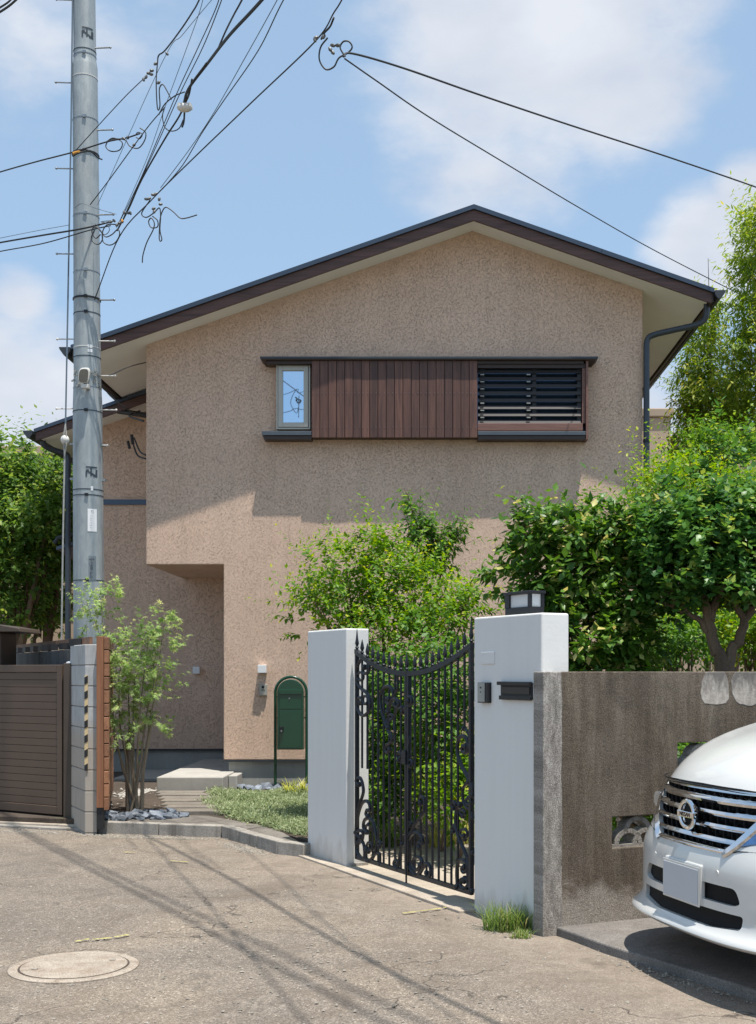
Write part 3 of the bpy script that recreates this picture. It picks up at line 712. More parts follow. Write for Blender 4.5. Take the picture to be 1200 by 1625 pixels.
# small left window
x0, x1, z0, z1 = X_(439, 15.12), X_(493, 15.12), Z_(682, 15.12), Z_(578.5, 15.12)
wd = MB().box((x0, 15.12, z0), (x1, 15.2, z1)).build('window', M['alu'], hs, bevel=.004)
def frame(x0, x1, z0, z1, y0, y1, t, name, mat, par):
    mb = MB(); mb.box((x0, y0, z0), (x0 + t, y1, z1)).box((x1 - t, y0, z0), (x1, y1, z1)).box((x0 + t, y0, z0), (x1 - t, y1, z0 + t)).box((x0 + t, y0, z1 - t), (x1 - t, y1, z1)); return mb.build(name, mat, par, bevel=.003)
frame(x0 - .0, x1 + .0, z0 - .0, z1 + .0, 15.085, 15.119, .022, 'outer_frame', M['alu'], wd)
frame(x0 + .026, x1 - .026, z0 + .026, z1 - .026, 15.075, 15.118, .058, 'sash', M['alu'], wd)
MB().box((x0 + .08, 15.105, z0 + .08), (x1 - .08, 15.117, z1 - .08)).build('pane', M['pane'], wd)
MB().box((X_(416, 15.03), 15.0, Z_(690.5)), (bx0 - .003, 15.203, Z_(684))).build('sill', M['sill'], wd, bevel=.003)
MB().box((X_(419, 15.03), 15.02, Z_(696.5)), (bx0 - .003, 15.203, Z_(691))).build('sill_board', M['darkbrown'], wd)
# right louvred window
lx0, lx1 = bx1 + .003, X_(930, 15.0); lv = MB().box((lx0, 15.17, Z_(690)), (lx1, 15.2, Z_(577))).build('louvre_window', M['darkpane'], hs)
MB().box((lx1 + .0, 14.99, Z_(697.5)), (lx1 + .028, 15.203, Z_(572.5))).build('side_board', M['boardx'], lv, bevel=.002)
MB().box((lx0, 15.0, Z_(683.5)), (X_(925, 15.0), 15.05, Z_(671.5))).build('bottom_rail', M['boardx'], lv, bevel=.003)
MB().box((lx0, 15.03, Z_(583)), (lx1 - .005, 15.08, Z_(576.5))).build('top_rail', M['darkbrown'], lv)
MB().box((X_(924.5, 15.0), 15.03, Z_(671)), (lx1 - .002, 15.1, Z_(583.5))).build('side_rail', M['boardx'], lv)
MB().box((lx0, 14.995, Z_(690.5)), (lx1 - .003, 15.203, Z_(684.5))).build('sill', M['sill'], lv, bevel=.003)
MB().box((lx0, 15.01, Z_(697)), (lx1 - .003, 15.203, Z_(691))).build('sill_board', M['darkbrown'], lv)
for i in range(8):
    zc = Z_(589.5 + 11.35 * i, 15.05)
    MB().obox((lx0 + .01, 15.045, zc - .022), (X_(923.5) - lx0 - .012, 0, 0), (0, .012, .0), (0, .018, .044)).build('slat', M['slat'], lv)
for px in (763, 845, 916):
    MB().box((X_(px, 15.08), 15.075, Z_(671)), (X_(px + 6, 15.08), 15.09, Z_(583.5))).build('slat_holder', M['blackmetal'], lv)
for px in (762.5, 836):
    for i in range(8):
        zc = Z_(589.5 + 11.35 * i + 4.5, 15.03); MB().box((X_(px, 15.03), 15.035, zc - .008), (X_(px + 6, 15.03), 15.044, zc + .006)).build('clip', M['grey'], lv)
# wall lamps and door intercom
q = P(416, 1061.5, 15.12); lp = MB().box((q.x - .052, 15.09, q.z - .05), (q.x + .052, 15.2, q.z + .05)).build('wall_lamp', M['lampwhite'], hs, bevel=.004)
q = P(311.5, 1063.5, 17.3); MB().box((q.x - .05, 17.29, q.z - .05), (q.x + .05, 17.4, q.z + .05)).build('wall_lamp', M['lampwhite'], hs, bevel=.004)
q = P(417.5, 1095, 15.16); ic = MB().box((q.x - .05, 15.165, q.z - .072), (q.x + .05, 15.2, q.z + .072)).build('intercom', M['grey'], hs, bevel=.006)
MB().box((q.x - .042, 15.158, q.z - .064), (q.x + .042, 15.166, q.z + .064)).build('face_plate', M['alu'], ic)
MB().tube([(q.x, 15.150, q.z + .038), (q.x, 15.158, q.z + .038)], .018, 14).build('lens', M['blackmetal'], ic)
MB().box((q.x - .025, 15.154, q.z - .004), (q.x + .025, 15.158, q.z + .004)).build('speaker_slot', M['blackmetal'], ic)
# porch
pcz = .30
po = MB(); po.box((-3.27, 14.4, .06), (-2.47, 17.42, .283)); tag(po.build('porch_step', M['step'], None, bevel=.012), 'pale concrete porch step in front of the recessed entrance', 'step')
po = MB(); po.box((-2.465, 14.75, .05), (-2.36, 15.19, .27)); tag(po.build('step_stub', M['step'], None, bevel=.01), 'narrow concrete stub wedged between porch step and house corner', 'step')
MB().box((-4.2, 15.9, .05), (-3.28, 17.42, .13)).build('house_apron', M['step'], hs)
# roof vent / bird spike at the left roof edge
MB().obox((-4.02, 15.2, zt(-4.02) + .02), (.1, 0, .05), (0, .09, 0), (-.05, 0, .09)).obox((-3.97, 15.2, zt(-3.97) - .01), (.18, 0, .07), (0, .09, 0), (-.01, 0, .05)).build('roof_vent', M['blackmetal'], roof)
# service brackets and drop leads at the left corner
mb = MB()
for k, (a, b_, c) in enumerate((((222, 652), (205, 660), (228, 668)), ((210, 700), (218, 722), (231, 728)), ((213, 695), (222, 716), (231, 722)))):
    mb.tube(catmull([P(a[0], a[1], 16.6), P(b_[0], b_[1], 16.3), P(c[0], c[1], 15.6)], 5), .012, 6)
mb.tube([P(206, 712, 16.0), P(203, 700, 16.0)], .02, 6); mb.tube([P(209, 690, 16.0), P(211, 705, 16.0)], .022, 6)
mb.build('service_leads', M['wirem'], hs)

# ================================================================== GATE PILLARS
def pillar(A, B, th, h, label):
    d = (B - A); o = empty('gate_pillar', (A + d * .5 + gn * th * .5), label, 'gate pillar', 'white gate pillars')
    MB().obox(A + Vector((0, 0, -.03)), d, gn * th, (0, 0, h + .03)).build('body', M['white'], o, bevel=.012, seg=3)
    return o
plA = PL0; plB = PL0 + gd * .765; prB = PR0 + gd * .77
p1 = pillar(plA, plB, .2, 1.892, 'plain white gate pillar beside the green mailbox, without lamp')
p2 = pillar(PR0, prB, .2, 1.90, 'white gate pillar carrying lamp, intercom and letter slot')
MB().obox(plA + gn * .03 + Vector((0, 0, .019)), (plB - plA) * 1.04, gn * .15, (0, 0, .02)).build('footing', M['kerb'], p1)
def pf(px, py, off=0.0):                             # point on the face of the right pillar seen at this direction
    r = (px - PX) / F; A = PR0 - gn * off
    s = (A.x - r * A.y) / (r * gd.y - gd.x); q = A + gd * s; return s, H - (py - HY) * q.y / F
def onface(name, pa, pb, off0, off1, mat, par, bev=.003):
    s0, z0 = pf(*pa); s1, z1 = pf(*pb); lo, hi = min(z0, z1), max(z0, z1)
    return MB().obox(PR0 + gd * s0 - gn * off0 + Vector((0, 0, lo)), gd * (s1 - s0), -gn * (off1 - off0), (0, 0, hi - lo)).build(name, mat, par, bevel=bev)
onface('name_plate', (764.5, 1054), (785.5, 1034), -.005, .008, M['white'], p2)
ic = onface('intercom', (764, 1115), (780, 1083), -.005, .03, M['blackmetal'], p2, .004)
onface('face_plate', (765, 1113.5), (776, 1083.5), .0305, .034, M['steel'], ic)
for yy, r in ((1091, .006), (1098, .004)):
    s, z = pf(770, yy); c = PR0 + gd * s - gn * .034 + Vector((0, 0, z)); MB().tube([c, c - gn * .003], r, 10).build('button', M['blackmetal'], ic)
ml = onface('letter_slot', (797, 1109), (846, 1084), -.005, .012, M['blackmetal'], p2)
onface('flap', (799, 1101), (844, 1090), .0122, .018, M['slat'], ml)
onface('hood', (795.5, 1087), (847.5, 1082), .0122, .035, M['blackmetal'], ml)
onface('lip', (797, 1110), (847, 1105), .0122, .026, M['blackmetal'], ml)
# lantern on the pillar
lan = empty('gate_lamp', tuple(PR0 + gd * .4 + gn * .1 + Vector((0, 0, 1.9))), 'black box lantern with frosted panes on top of the right gate pillar', 'lamp')
lo = PR0 + gd * .30 + gn * .045 + Vector((0, 0, 1.897)); LL, LW, LH = .275, .11, .15
MB().obox(lo + gd * .0 + gn * .0, gd * LL, gn * LW, (0, 0, .05)).build('base', M['blackmetal'], lan, bevel=.004)
MB().obox(lo + gd * -.008 - gn * .008 + Vector((0, 0, .13)), gd * (LL + .016), gn * (LW + .016), (0, 0, .018)).build('cap', M['blackmetal'], lan, bevel=.004)
MB().obox(lo + gd * .012 + gn * .012 + Vector((0, 0, .052)), gd * (LL - .024), gn * (LW - .024), (0, 0, .076)).build('frosted_pane', M['frost'], lan)
for (a, b_) in ((0, 0), (LL - .02, 0), (0, LW - .02), (LL - .02, LW - .02)):
    MB().obox(lo + gd * a + gn * b_ + Vector((0, 0, .05)), gd * .02, gn * .02, (0, 0, .08)).build('corner_post', M['blackmetal'], lan)
MB().obox(lo + gd * .0 - gn * .001 + Vector((0, 0, .05)), gd * .05, gn * .02, (0, 0, .08)).build('side_panel', M['blackmetal'], lan)

# ================================================================== WROUGHT IRON GATE
GB = plB + gn * .06
def gp(s, z, off=0.0): q = GB + gd * s + gn * off; return Vector((q.x, q.y, z))
def gpx(px, py):
    r = (px - PX) / F; s = (GB.x - r * GB.y) / (r * gd.y - gd.x); q = GB + gd * s; return s, H - (py - HY) * q.y / F
S0, SCN, S1 = .058, .918, 1.815; ZB = .095
def ztop(s): return 1.537 + .18 * abs((s - SCN) / (.875)) ** 2
lab = ('left leaf of the black wrought iron gate, hinged on the mailbox side pillar', 'right leaf of the black wrought iron gate, next to the letter slot pillar')
leaves_ = []
iron = M['iron']
def finial(mb, s, z, h=.122):
    c = gp(s, z); mb.lathe((c.x, c.y, c.z), [(.009, -.01), (.013, .0), (.009, .012), (.016, .022), (.009, .034), (.011, .04), (.0165, .055), (.010, .09), (.002, h)], 8)
for li, (sa, sb, nb) in enumerate(((S0, SCN - .004, 9), (SCN + .004, S1, 10))):
    lf = empty('iron_gate', tuple(gp(sa if li == 0 else sb, 0)), lab[li], 'gate', 'leaves of the wrought iron gate'); leaves_.append(lf)
    k = 14; pts = [gp(sa + (sb - sa) * i / k, ztop(sa + (sb - sa) * i / k)) for i in range(k + 1)]
    mb = MB()
    for a, b_ in zip(pts[:-1], pts[1:]):
        d = b_ - a; mb.obox(a - gn * .012 - gn * .005 - Vector((0, 0, .019)) - d * .02, d * 1.04, gn * .034, (0, 0, .036))
    mb.build('top_rail', iron, lf)
    MB().obox(gp(sa, ZB - .016) - gn * .013, gd * (sb - sa), gn * .026, (0, 0, .032)).build('bottom_rail', iron, lf, bevel=.003, seg=1)
    for s_, w in ((sa, .026), (sb - .026, .026)):
        MB().obox(gp(s_, ZB - .012) - gn * .016, gd * w, gn * .032, (0, 0, ztop(s_) - ZB + .012)).build('stile', iron, lf, bevel=.003, seg=1)
    for s_ in (sa + .013, sb - .013):
        if (li == 1 and s_ < 1.2): continue
        mb = MB(); finial(mb, s_, ztop(s_) + .012, .17 if abs(s_ - SCN) > .5 else .14); mb.build('finial', iron, lf, True)
    for i in range(1, nb):
        s = sa + .013 + (sb - sa - .026) * i / nb
        zb, zt_ = ZB, ztop(s)
        if li == 0 and i == 1: zb = .80
        if li == 0 and i == 2: zb = .80; 
        if li == 0 and i in (5,): zb = ZB; 
        if li == 1 and i == 9: zb = 1.16
        twist = (li == 0 and i == 4) or (li == 1 and i in (3, 5))
        mb = MB(); mb.tube([gp(s, zb), gp(s, zt_ - .01)], .0098, 6); mb.build('bar', iron, lf, True)
        if twist:
            mb = MB()
            zc = .75
            for q in range(2): mb.tube([gp(s + .009 * math.cos(a * .9 + q * 3.14), zc + .014 * a, .009 * math.sin(a * .9 + q * 3.14)) for a in range(22)], .004, 4)
            mb.build('twist', iron, lf)
        mb = MB(); finial(mb, s, zt_ + .008); mb.build('finial', iron, lf, True)
def scroll(pts, org, li, w=.011, closed=False):
    q = []
    for (x, y) in pts:
        s, z = gpx(540 + x / 5.4545, org + y / 5.4545); q.append(gp(s, z, -.004))
    mb = MB(); cm = catmull(q, 5); mb.tube(cm, [w * .9] * len(cm), 6)
    # curled ends carry a small boss
    mb.ball(q[0], w * 1.5, seg=7, rings=5); mb.ball(q[-1], w * 1.35, seg=7, rings=5)
    return mb.build('scroll', iron, leaves_[li], True)
T, B_ = 990, 1200
SCR = [
 (0, T, [(215, 375), (198, 395), (212, 428), (242, 422), (257, 380), (245, 330), (212, 300), (178, 318), (152, 375), (146, 455), (160, 525), (190, 562), (228, 592), (256, 632), (264, 690), (254, 752), (216, 792), (180, 780), (155, 735), (152, 680), (166, 642), (190, 645), (194, 675), (174, 684)]),
 (0, T, [(160, 480), (185, 490), (205, 470), (200, 430), (175, 420), (152, 440)]),
 (0, T, [(264, 690), (245, 640), (215, 625), (202, 655), (212, 692), (236, 690)]),
 (0, T, [(428, 650), (408, 642), (405, 672), (426, 692), (452, 665), (463, 605), (445, 552), (410, 540), (375, 565), (354, 630), (360, 730), (385, 830), (420, 920), (455, 1000), (440, 1030), (405, 1052), (400, 1100), (420, 1112), (432, 1085)]),
 (0, T, [(455, 1000), (476, 950), (470, 850), (480, 780), (500, 735), (545, 722)]),
 (0, T, [(415, 760), (420, 715), (450, 660), (485, 650), (510, 690), (495, 720), (475, 700)]),
 (0, T, [(420, 900), (415, 820), (430, 785), (455, 790), (460, 820), (440, 825)]),
 (0, T, [(500, 440), (500, 560), (470, 620), (440, 700), (425, 760)]),
 (0, T, [(510, 1180), (500, 1140), (515, 1110), (535, 1130), (525, 1160)]),
 (1, T, [(600, 668), (588, 650), (602, 628), (622, 645), (620, 690), (595, 715), (560, 735), (545, 760)]),
 (1, T, [(590, 720), (575, 800), (580, 900), (600, 980), (598, 1060), (585, 1130)]),
 (1, T, [(610, 1230), (590, 1215), (595, 1185), (620, 1180), (630, 1210)]),
 (1, T, [(1075, 905), (1105, 930), (1125, 990), (1125, 1060)]),
 (1, T, [(1092, 1062), (1066, 1058), (1062, 1100), (1094, 1112), (1112, 1062), (1096, 990), (1060, 970), (1030, 1002), (1018, 1080), (1030, 1170), (1062, 1242), (1105, 1320), (1145, 1400), (1150, 1480)]),
 (1, B_, [(1112, 225), (1072, 270), (1064, 350), (1085, 425), (1135, 475), (1150, 530)]),
 (1, B_, [(1060, 510), (1040, 480), (1065, 465), (1085, 490), (1070, 520)]),
 (1, B_, [(1120, 360), (1095, 380), (1110, 420), (1140, 400)]),
 (1, B_, [(1040, 420), (1012, 470), (1004, 580), (1030, 700), (1072, 800), (1110, 900), (1122, 1000), (1112, 1100), (1145, 1165)]),
 (1, B_, [(1078, 690), (1047, 680), (1050, 640), (1092, 635), (1105, 680), (1085, 720)]),
 (1, B_, [(1020, 1125), (1015, 1000), (1030, 912), (1073, 897), (1104, 940), (1098, 990), (1066, 1000), (1060, 966), (1080, 960)]),
 (1, B_, [(1085, 1062), (1052, 1070), (1048, 1120), (1085, 1145), (1112, 1110), (1100, 1065), (1078, 1080)]),
 (1, B_, [(1150, 835), (1118, 880), (1106, 960), (1112, 1080), (1140, 1165)]),
 (1, B_, [(985, 450), (972, 420), (990, 392), (1005, 418)]),
 (1, B_, [(985, 650), (972, 625), (992, 600), (1004, 625)]),
 (1, B_, [(700, 405), (690, 372), (714, 350), (735, 382), (730, 480), (690, 545), (640, 620), (608, 675)]),
 (1, B_, [(690, 790), (672, 768), (690, 745), (715, 765), (712, 702), (682, 665), (640, 662), (605, 700), (585, 780), (590, 880), (612, 970), (652, 1022), (692, 1010), (725, 960), (745, 925), (778, 948), (788, 1010), (765, 1045), (752, 1010)]),
 (1, B_, [(700, 945), (668, 985), (640, 960), (638, 905), (665, 872), (702, 882), (716, 925), (700, 960)]),
 (1, B_, [(610, 600), (598, 585), (608, 565), (622, 580)]),
 (0, B_, [(165, 245), (140, 215), (160, 185), (188, 205), (205, 290), (195, 350), (165, 430), (146, 540), (140, 660)]),
 (0, B_, [(245, 520), (226, 500), (238, 465), (262, 475), (258, 420), (235, 388), (198, 402), (168, 475), (148, 590), (140, 700), (146, 800), (172, 862), (212, 885), (214, 800), (198, 742), (164, 745)]),
 (0, B_, [(230, 655), (206, 620), (212, 560), (248, 535), (286, 560), (308, 640), (322, 740), (305, 840), (260, 905), (228, 880), (232, 800)]),
 (0, B_, [(250, 825), (232, 790), (245, 750), (275, 755), (282, 800), (258, 815)]),
 (0, B_, [(185, 700), (160, 690), (155, 655), (180, 642), (202, 665), (195, 720), (175, 730)]),
 (0, B_, [(240, 660), (225, 640), (228, 605), (250, 590)]),
 (0, B_, [(345, 780), (328, 760), (345, 732), (358, 760)]),
 (0, B_, [(260, 905), (300, 855), (345, 840), (350, 870), (350, 935)]),
 (0, B_, [(500, 970), (478, 960), (466, 925), (485, 895), (505, 920), (490, 940)]),
 (0, B_, [(540, 760), (520, 850), (505, 970)]),
]
for li, org, pts in SCR: scroll(pts, org, li, .016 if len(pts) > 6 else .0125)
s_, z_ = gpx(654, 1400); MB().tube([gp(SCN + .03, .03, -.03), gp(SCN + .03, .55, -.03)], .008, 6).build('drop_bolt', iron, leaves_[1])
MB().obox(gp(SCN - .05, .88, -.03), gd * .06, gn * .03, (0, 0, .10)).build('lock_box', iron, leaves_[0], bevel=.004)

# ================================================================== OLD CAST WALL
u_ = Vector((.915, .403, 0)); un = Vector((-.403, .915, 0)); W0 = Vector((.669, 6.98, 0)); WT = .12; WH = 1.551
ow = empty('garden_wall', tuple(W0 + u_ * 3), 'low weathered brown concrete garden wall behind the white car', 'wall')
holes = [(.4734, .86, .493, .678), (.9455, 1.335, .92, 1.112)]
def wbox(mb, t0, t1, z0, z1): mb.obox(W0 + u_ * t0 + Vector((0, 0, z0)), u_ * (t1 - t0), un * WT, (0, 0, z1 - z0))
def wall_front():                                     # one solid with two openings, via boolean
    mb = MB(); wbox(mb, 0, 7.0, -.04, WH); o = mb.build('wall_body', M['oldwall'], ow)
    for (t0, t1, z0, z1) in holes:
        c = MB(); c.obox(W0 + u_ * t0 - un * .1 + Vector((0, 0, z0)), u_ * (t1 - t0), un * .4, (0, 0, z1 - z0)); co = c.build('cutter', None, ow)
        md = o.modifiers.new('b', 'BOOLEAN'); md.operation = 'DIFFERENCE'; md.object = co; md.solver = 'EXACT'
        dg = bpy.context.evaluated_depsgraph_get(); me = bpy.data.meshes.new_from_object(o.evaluated_get(dg)); o.modifiers.clear(); o.data = me
        bpy.data.objects.remove(co)
    bv = o.modifiers.new('bevel', 'BEVEL'); bv.width = .006; bv.segments = 2; bv.limit_method = 'ANGLE'
wall_front()
for (t0, t1, z0, z1) in holes:                        # pierced ornamental block: scalloped arcs
    mb = MB(); wc = (t1 - t0); hc = z1 - z0
    def arc(cx, cz, r, a0, a1, w=.013):
        pts = [W0 + u_ * (t0 + cx + r * math.cos(a)) + un * .06 + Vector((0, 0, z0 + cz + r * math.sin(a))) for a in np.linspace(a0, a1, 12)]
        n = len(pts)
        for a, b_ in zip(pts[:-1], pts[1:]):
            d = b_ - a; nn = d.cross(un).normalized(); mb.obox(a - nn * w - un * .04 - d * .08, d * 1.16, un * .08, nn * 2 * w)
    arc(wc * .5 - .065, .012, .085, .0, 3.14, .014); arc(wc * .5 + .065, .012, .085, 0, 3.14, .014); arc(wc * .5, .085, .085, .1, 3.04, .014)
    wbox_ = MB()
    mb.obox(W0 + u_ * t0 + un * .02 + Vector((0, 0, z0 - .002)), u_ * wc, un * .08, (0, 0, .018))
    mb.build('pierced_block', M['patch'], ow)
def blob(name, cx, cz, rx, rz, seed):
    random.seed(seed); pts = []; k = 22
    for i in range(k):
        a = 2 * math.pi * i / k; rr = (abs(math.cos(a)) ** 3 + abs(math.sin(a)) ** 3) ** (-1 / 3) * (1 + .0 * math.sin(2 * a + seed) + .07 * math.sin(3 * a + seed) + random.uniform(-.05, .05))
        z = min(cz + rz * rr * math.sin(a), WH - .002); pts.append(W0 + u_ * (cx + rx * rr * math.cos(a)) - un * .0 + Vector((0, 0, z)))
    MB().prism([p + un * .004 for p in pts], -un * .006).build(name, M['patchw'], ow, bevel=.004)
blob('cement_patch', 1.225, 1.455, .105, .115, 3); blob('cement_patch', 1.46, 1.455, .105, .12, 5); blob('cement_patch', 1.72, 1.46, .10, .15, 8)
random.seed(11)

# ================================================================== LEFT NEIGHBOUR: blocks, fence, gate
wd2 = Vector((-.477, .88, 0)); wn2 = Vector((.88, .477, 0)); B0 = Vector((-3.27, 11.4, 0))
bw_ = empty('block_wall', tuple(B0), 'grey concrete block wall end with striped hazard tape between brown gate and orange fence', 'wall')
zz = -.06
cz = 1.81
c = 0
while cz > .0:
    z0 = cz - .193; shift = (c % 2) * .2
    MB().obox(B0 + Vector((0, 0, max(z0, -.04))), (.115, -.0, 0), wd2 * (.385 if c % 2 else .19), (0, 0, cz - max(z0, -.04))).build('block', M['block'], bw_, bevel=.005, seg=1)
    t0 = (.385 if c % 2 else .19) + .008
    MB().obox(B0 + wd2 * t0 + Vector((0, 0, max(z0, -.04))), (.113, 0, 0), wd2 * (.655 - t0), (0, 0, cz - max(z0, -.04))).build('block', M['block'], bw_, bevel=.005, seg=1)
    cz -= .2; c += 1
MB().obox(B0 + Vector((.006, .012, -.04)), (.10, 0, 0), wd2 * .64, (0, 0, 1.84)).build('mortar', M['kerb'], bw_)
# hazard tape: band on the front face with black slanted stripes
def pB(px, py): return P(px, py, 11.392)
tp0, tp1 = pB(134.2, 1072).x, pB(139.6, 1072).x
ztp, zbt = pB(0, 1072).z, pB(0, 1223).z
MB().box((tp0, 11.392, zbt), (tp1, 11.402, ztp)).build('tape_band', M['yellow'], bw_)
k = 13; hh = (ztp - zbt) / k
for i in range(0, k, 2):
    z1 = ztp - i * hh; z0 = z1 - hh
    mb = MB(); sk = .018; mb.prism([(tp0, 11.391, max(z0 - sk, zbt)), (tp1, 11.391, z0), (tp1, 11.391, min(z1 + .0, ztp)), (tp0, 11.391, min(z1 - sk, ztp))], (0, -.0025, 0)); mb.build('tape_stripe', M['black'], bw_)
# old dark wall further back with timber rail and black spacers
dw = empty('old_boundary_wall', tuple(B0 + wd2 * 3), 'black stained old wall with timber rail on top behind the brown gate', 'wall')
MB().obox(B0 + wd2 * .66 + Vector((0, 0, -.04)), (.12, 0, 0), wd2 * 4.6, (0, 0, 1.815)).build('wall_body', M['darkwall'], dw, bevel=.006)
for i in range(9):
    t = .50 + i * .50 + (.12 if i > 1 else 0)
    MB().obox(B0 + wd2 * t + Vector((0, -.01, 1.782 if t > .66 else 1.812)), (.08, 0, 0), wd2 * .2, (0, 0, .062)).build('spacer_block', M['black'], dw)
for i in range(3):
    MB().obox(B0 + wd2 * (.1 + 1.6 * i) + Vector((.05, .06, 1.812)), (.03, 0, 0), wd2 * 1.57, (0, 0, .075)).build('timber_rail', M['oldwood'], dw)
# orange timber fence running back from the road
fo = Vector((-3.142, 11.36, 0)); fdv = Vector((-.235, .972, 0)).normalized()
wf = empty('timber_fence', tuple(fo), 'orange brown horizontal slat fence between block wall and maple', 'fence')
MB().box((fo.x, 11.33, .262), (fo.x + .066, 11.40, 1.885)).build('end_post', M['cortenz'], wf, bevel=.003)
MB().box((fo.x - .002, 11.345, .06), (fo.x + .06, 11.395, .26)).build('post_shoe', M['black'], wf)
ns = 13; hh = (1.885 - .235) / ns
for i in range(ns):
    z0 = 1.885 - hh * (i + 1)
    MB().obox(Vector((fo.x + .07, 11.335 + random.uniform(-.004, .004), z0 + .004)), fdv * 2.15, (.045, .008, 0), (0, 0, hh - .010)).build('fence_slat', M['corten'], wf, bevel=.003, seg=1)
for t in (1.05, 2.1):
    q = Vector((fo.x + .02, 11.34, .1)) + fdv * t; MB().box((q.x, q.y, .1), (q.x + .045, q.y + .05, 1.87)).build('post', M['cortenz'], wf)
# brown sliding gate
g0 = Vector((-3.665, 11.97, 0)); g1 = Vector((-6.2, 13.5, 0)); gdv = (g1 - g0).normalized(); gnv = Vector((-gdv.y, gdv.x, 0))
if gnv.y > 0: gnv = -gnv
sg = empty('driveway_gate', tuple(g0), 'dark brown aluminium sliding gate of horizontal slats at the left edge', 'gate')
zb, ztg = .115, 1.62; Lg = (g1 - g0).length
q = Vector((P(104, 1200, 12.0).x, 11.95, 0)); MB().box((q.x, 11.93, .03), (q.x + .145, 12.05, 1.635)).build('post', M['gatepost'], sg, bevel=.006)
MB().lathe((q.x + .075, 11.99, 1.636), [(.065, 0), (.06, .012), (.03, .02), (.005, .022)], 16).build('post_cap', M['plate'], sg, True)
MB().obox(g0 + Vector((0, 0, zb)), gdv * .075, gnv * -.05, (0, 0, ztg - zb)).build('end_stile', M['gatebrown'], sg, bevel=.005)
MB().obox(g0 + gdv * .077 + Vector((0, 0, ztg - .075)), gdv * Lg, gnv * -.05, (0, 0, .075)).build('top_rail', M['gatebrown'], sg, bevel=.005)
MB().obox(g0 + gdv * .077 + Vector((0, 0, zb)), gdv * Lg, gnv * -.05, (0, 0, .085)).build('bottom_rail', M['gatebrown'], sg, bevel=.005)
ns = 18; za, zc = zb + .088, ztg - .078; hh = (zc - za) / ns
for i in range(ns):
    MB().obox(g0 + gdv * .077 - gnv * .012 + Vector((0, 0, za + hh * i + .002)), gdv * Lg, gnv * -.02, (0, 0, hh - .003)).build('slat', M['gatebrown'], sg, bevel=.0025, seg=1)
MB().obox(g0 + gdv * .077 - gnv * .03 + Vector((0, 0, za)), gdv * Lg, gnv * -.01, (0, 0, zc - za)).build('backing', M['black'], sg)
tag(MB().obox(Vector((-3.36, 11.72, -.03)), Vector((-3.4, 1.1, 0)), Vector((.1, .5, 0)), (0, 0, .075)).build('gate_sill', M['apron'], bevel=.01), kind='structure')
tag(MB().obox(Vector((-3.36, 11.72, -.03)), Vector((-3.4, 1.1, 0)), Vector((0, -.09, 0)), (0, 0, .055)).build('gutter_edge', M['kerb'], bevel=.01), kind='structure')
# neighbour's roofed gate pier at the far left
npz = empty('gate_pier', tuple(P(-30, 1030, 13.2)), 'dark brown gate pier with flat grey cap at the far left edge', 'gate pier')
a = P(-160, 1003, 13.2); b_ = P(11.5, 1003, 13.2)
MB().box((a.x, 13.0, 0), (b_.x, 13.5, a.z - .01)).build('body', M['gatebrown'], npz, bevel=.01)
MB().prism([(a.x, 12.9, a.z - .008), (P(33, 0, 12.9).x, 12.9, a.z - .01), (P(30, 0, 12.9).x, 12.9, a.z + .035), (b_.x, 12.9, a.z + .075), (a.x, 12.9, a.z + .08)], (0, .7, 0)).build('cap', M['gatepost'], npz, bevel=.01)

# ================================================================== MAILBOX
my = 14.88; mx_ = (462 - PX) * my / F
mbx = empty('mailbox', (mx_, my, .1), 'dark green arched mailbox on a bent tube stand against the house', 'mailbox')
hw = .165; zb = Z_(1189, my); zc = Z_(1078, my) - hw
arch = [(mx_ - hw, zb), (mx_ + hw, zb)] + [(mx_ + hw * math.cos(a), zc + hw * math.sin(a)) for a in np.linspace(0, math.pi, 20)]
MB().prism([(x, my - .08, z) for x, z in arch], (0, .17, 0)).build('body', M['green'], mbx, bevel=.008)
MB().box((mx_ - hw + .03, my - .089, zb + .02), (mx_ + hw - .025, my - .0805, Z_(1126, my) - .005)).build('door', M['green'], mbx, bevel=.003)
MB().box((mx_ - hw + .03, my - .088, Z_(1125, my)), (mx_ + hw - .025, my - .0805, Z_(1104, my))).build('panel', M['green'], mbx, bevel=.003)
MB().box((mx_ - hw + .025, my - .10, Z_(1101.5, my)), (mx_ + hw - .02, my - .0805, Z_(1094, my))).build('flap', M['green'], mbx, bevel=.004)
q = Vector((mx_ - .01, my - .089, Z_(1108, my))); MB().tube([q, q - Vector((0, .008, 0))], .01, 10).build('button', M['steel'], mbx)
q = Vector((mx_ - hw + .06, my, Z_(1157, my))); lk = MB().box((q.x - .025, my - .115, q.z - .035), (q.x + .022, my - .09, q.z + .035)).build('lock', M['blackmetal'], mbx, bevel=.005)
MB().tube([(q.x, my - .12, q.z - .018), (q.x, my - .115, q.z - .018)], .012, 10).build('keyhole', M['steel'], lk)
lr = .195; pts = [(mx_ - lr, my, .1), (mx_ - lr, my, zc)] + [(mx_ - lr * math.cos(a), my, zc + lr * math.sin(a)) for a in np.linspace(.1, math.pi - .1, 18)] + [(mx_ + lr, my, zc), (mx_ + lr, my, .1)]
MB().tube(pts, .019, 10).build('tube_stand', M['green'], mbx, True)
for zz_ in (zc - .06, zc - .32):
    for sg_ in (-1, 1): MB().box((mx_ + sg_ * (hw - .002), my - .012, zz_), (mx_ + sg_ * lr, my + .012, zz_ + .014)).build('bracket', M['blackmetal'], mbx)

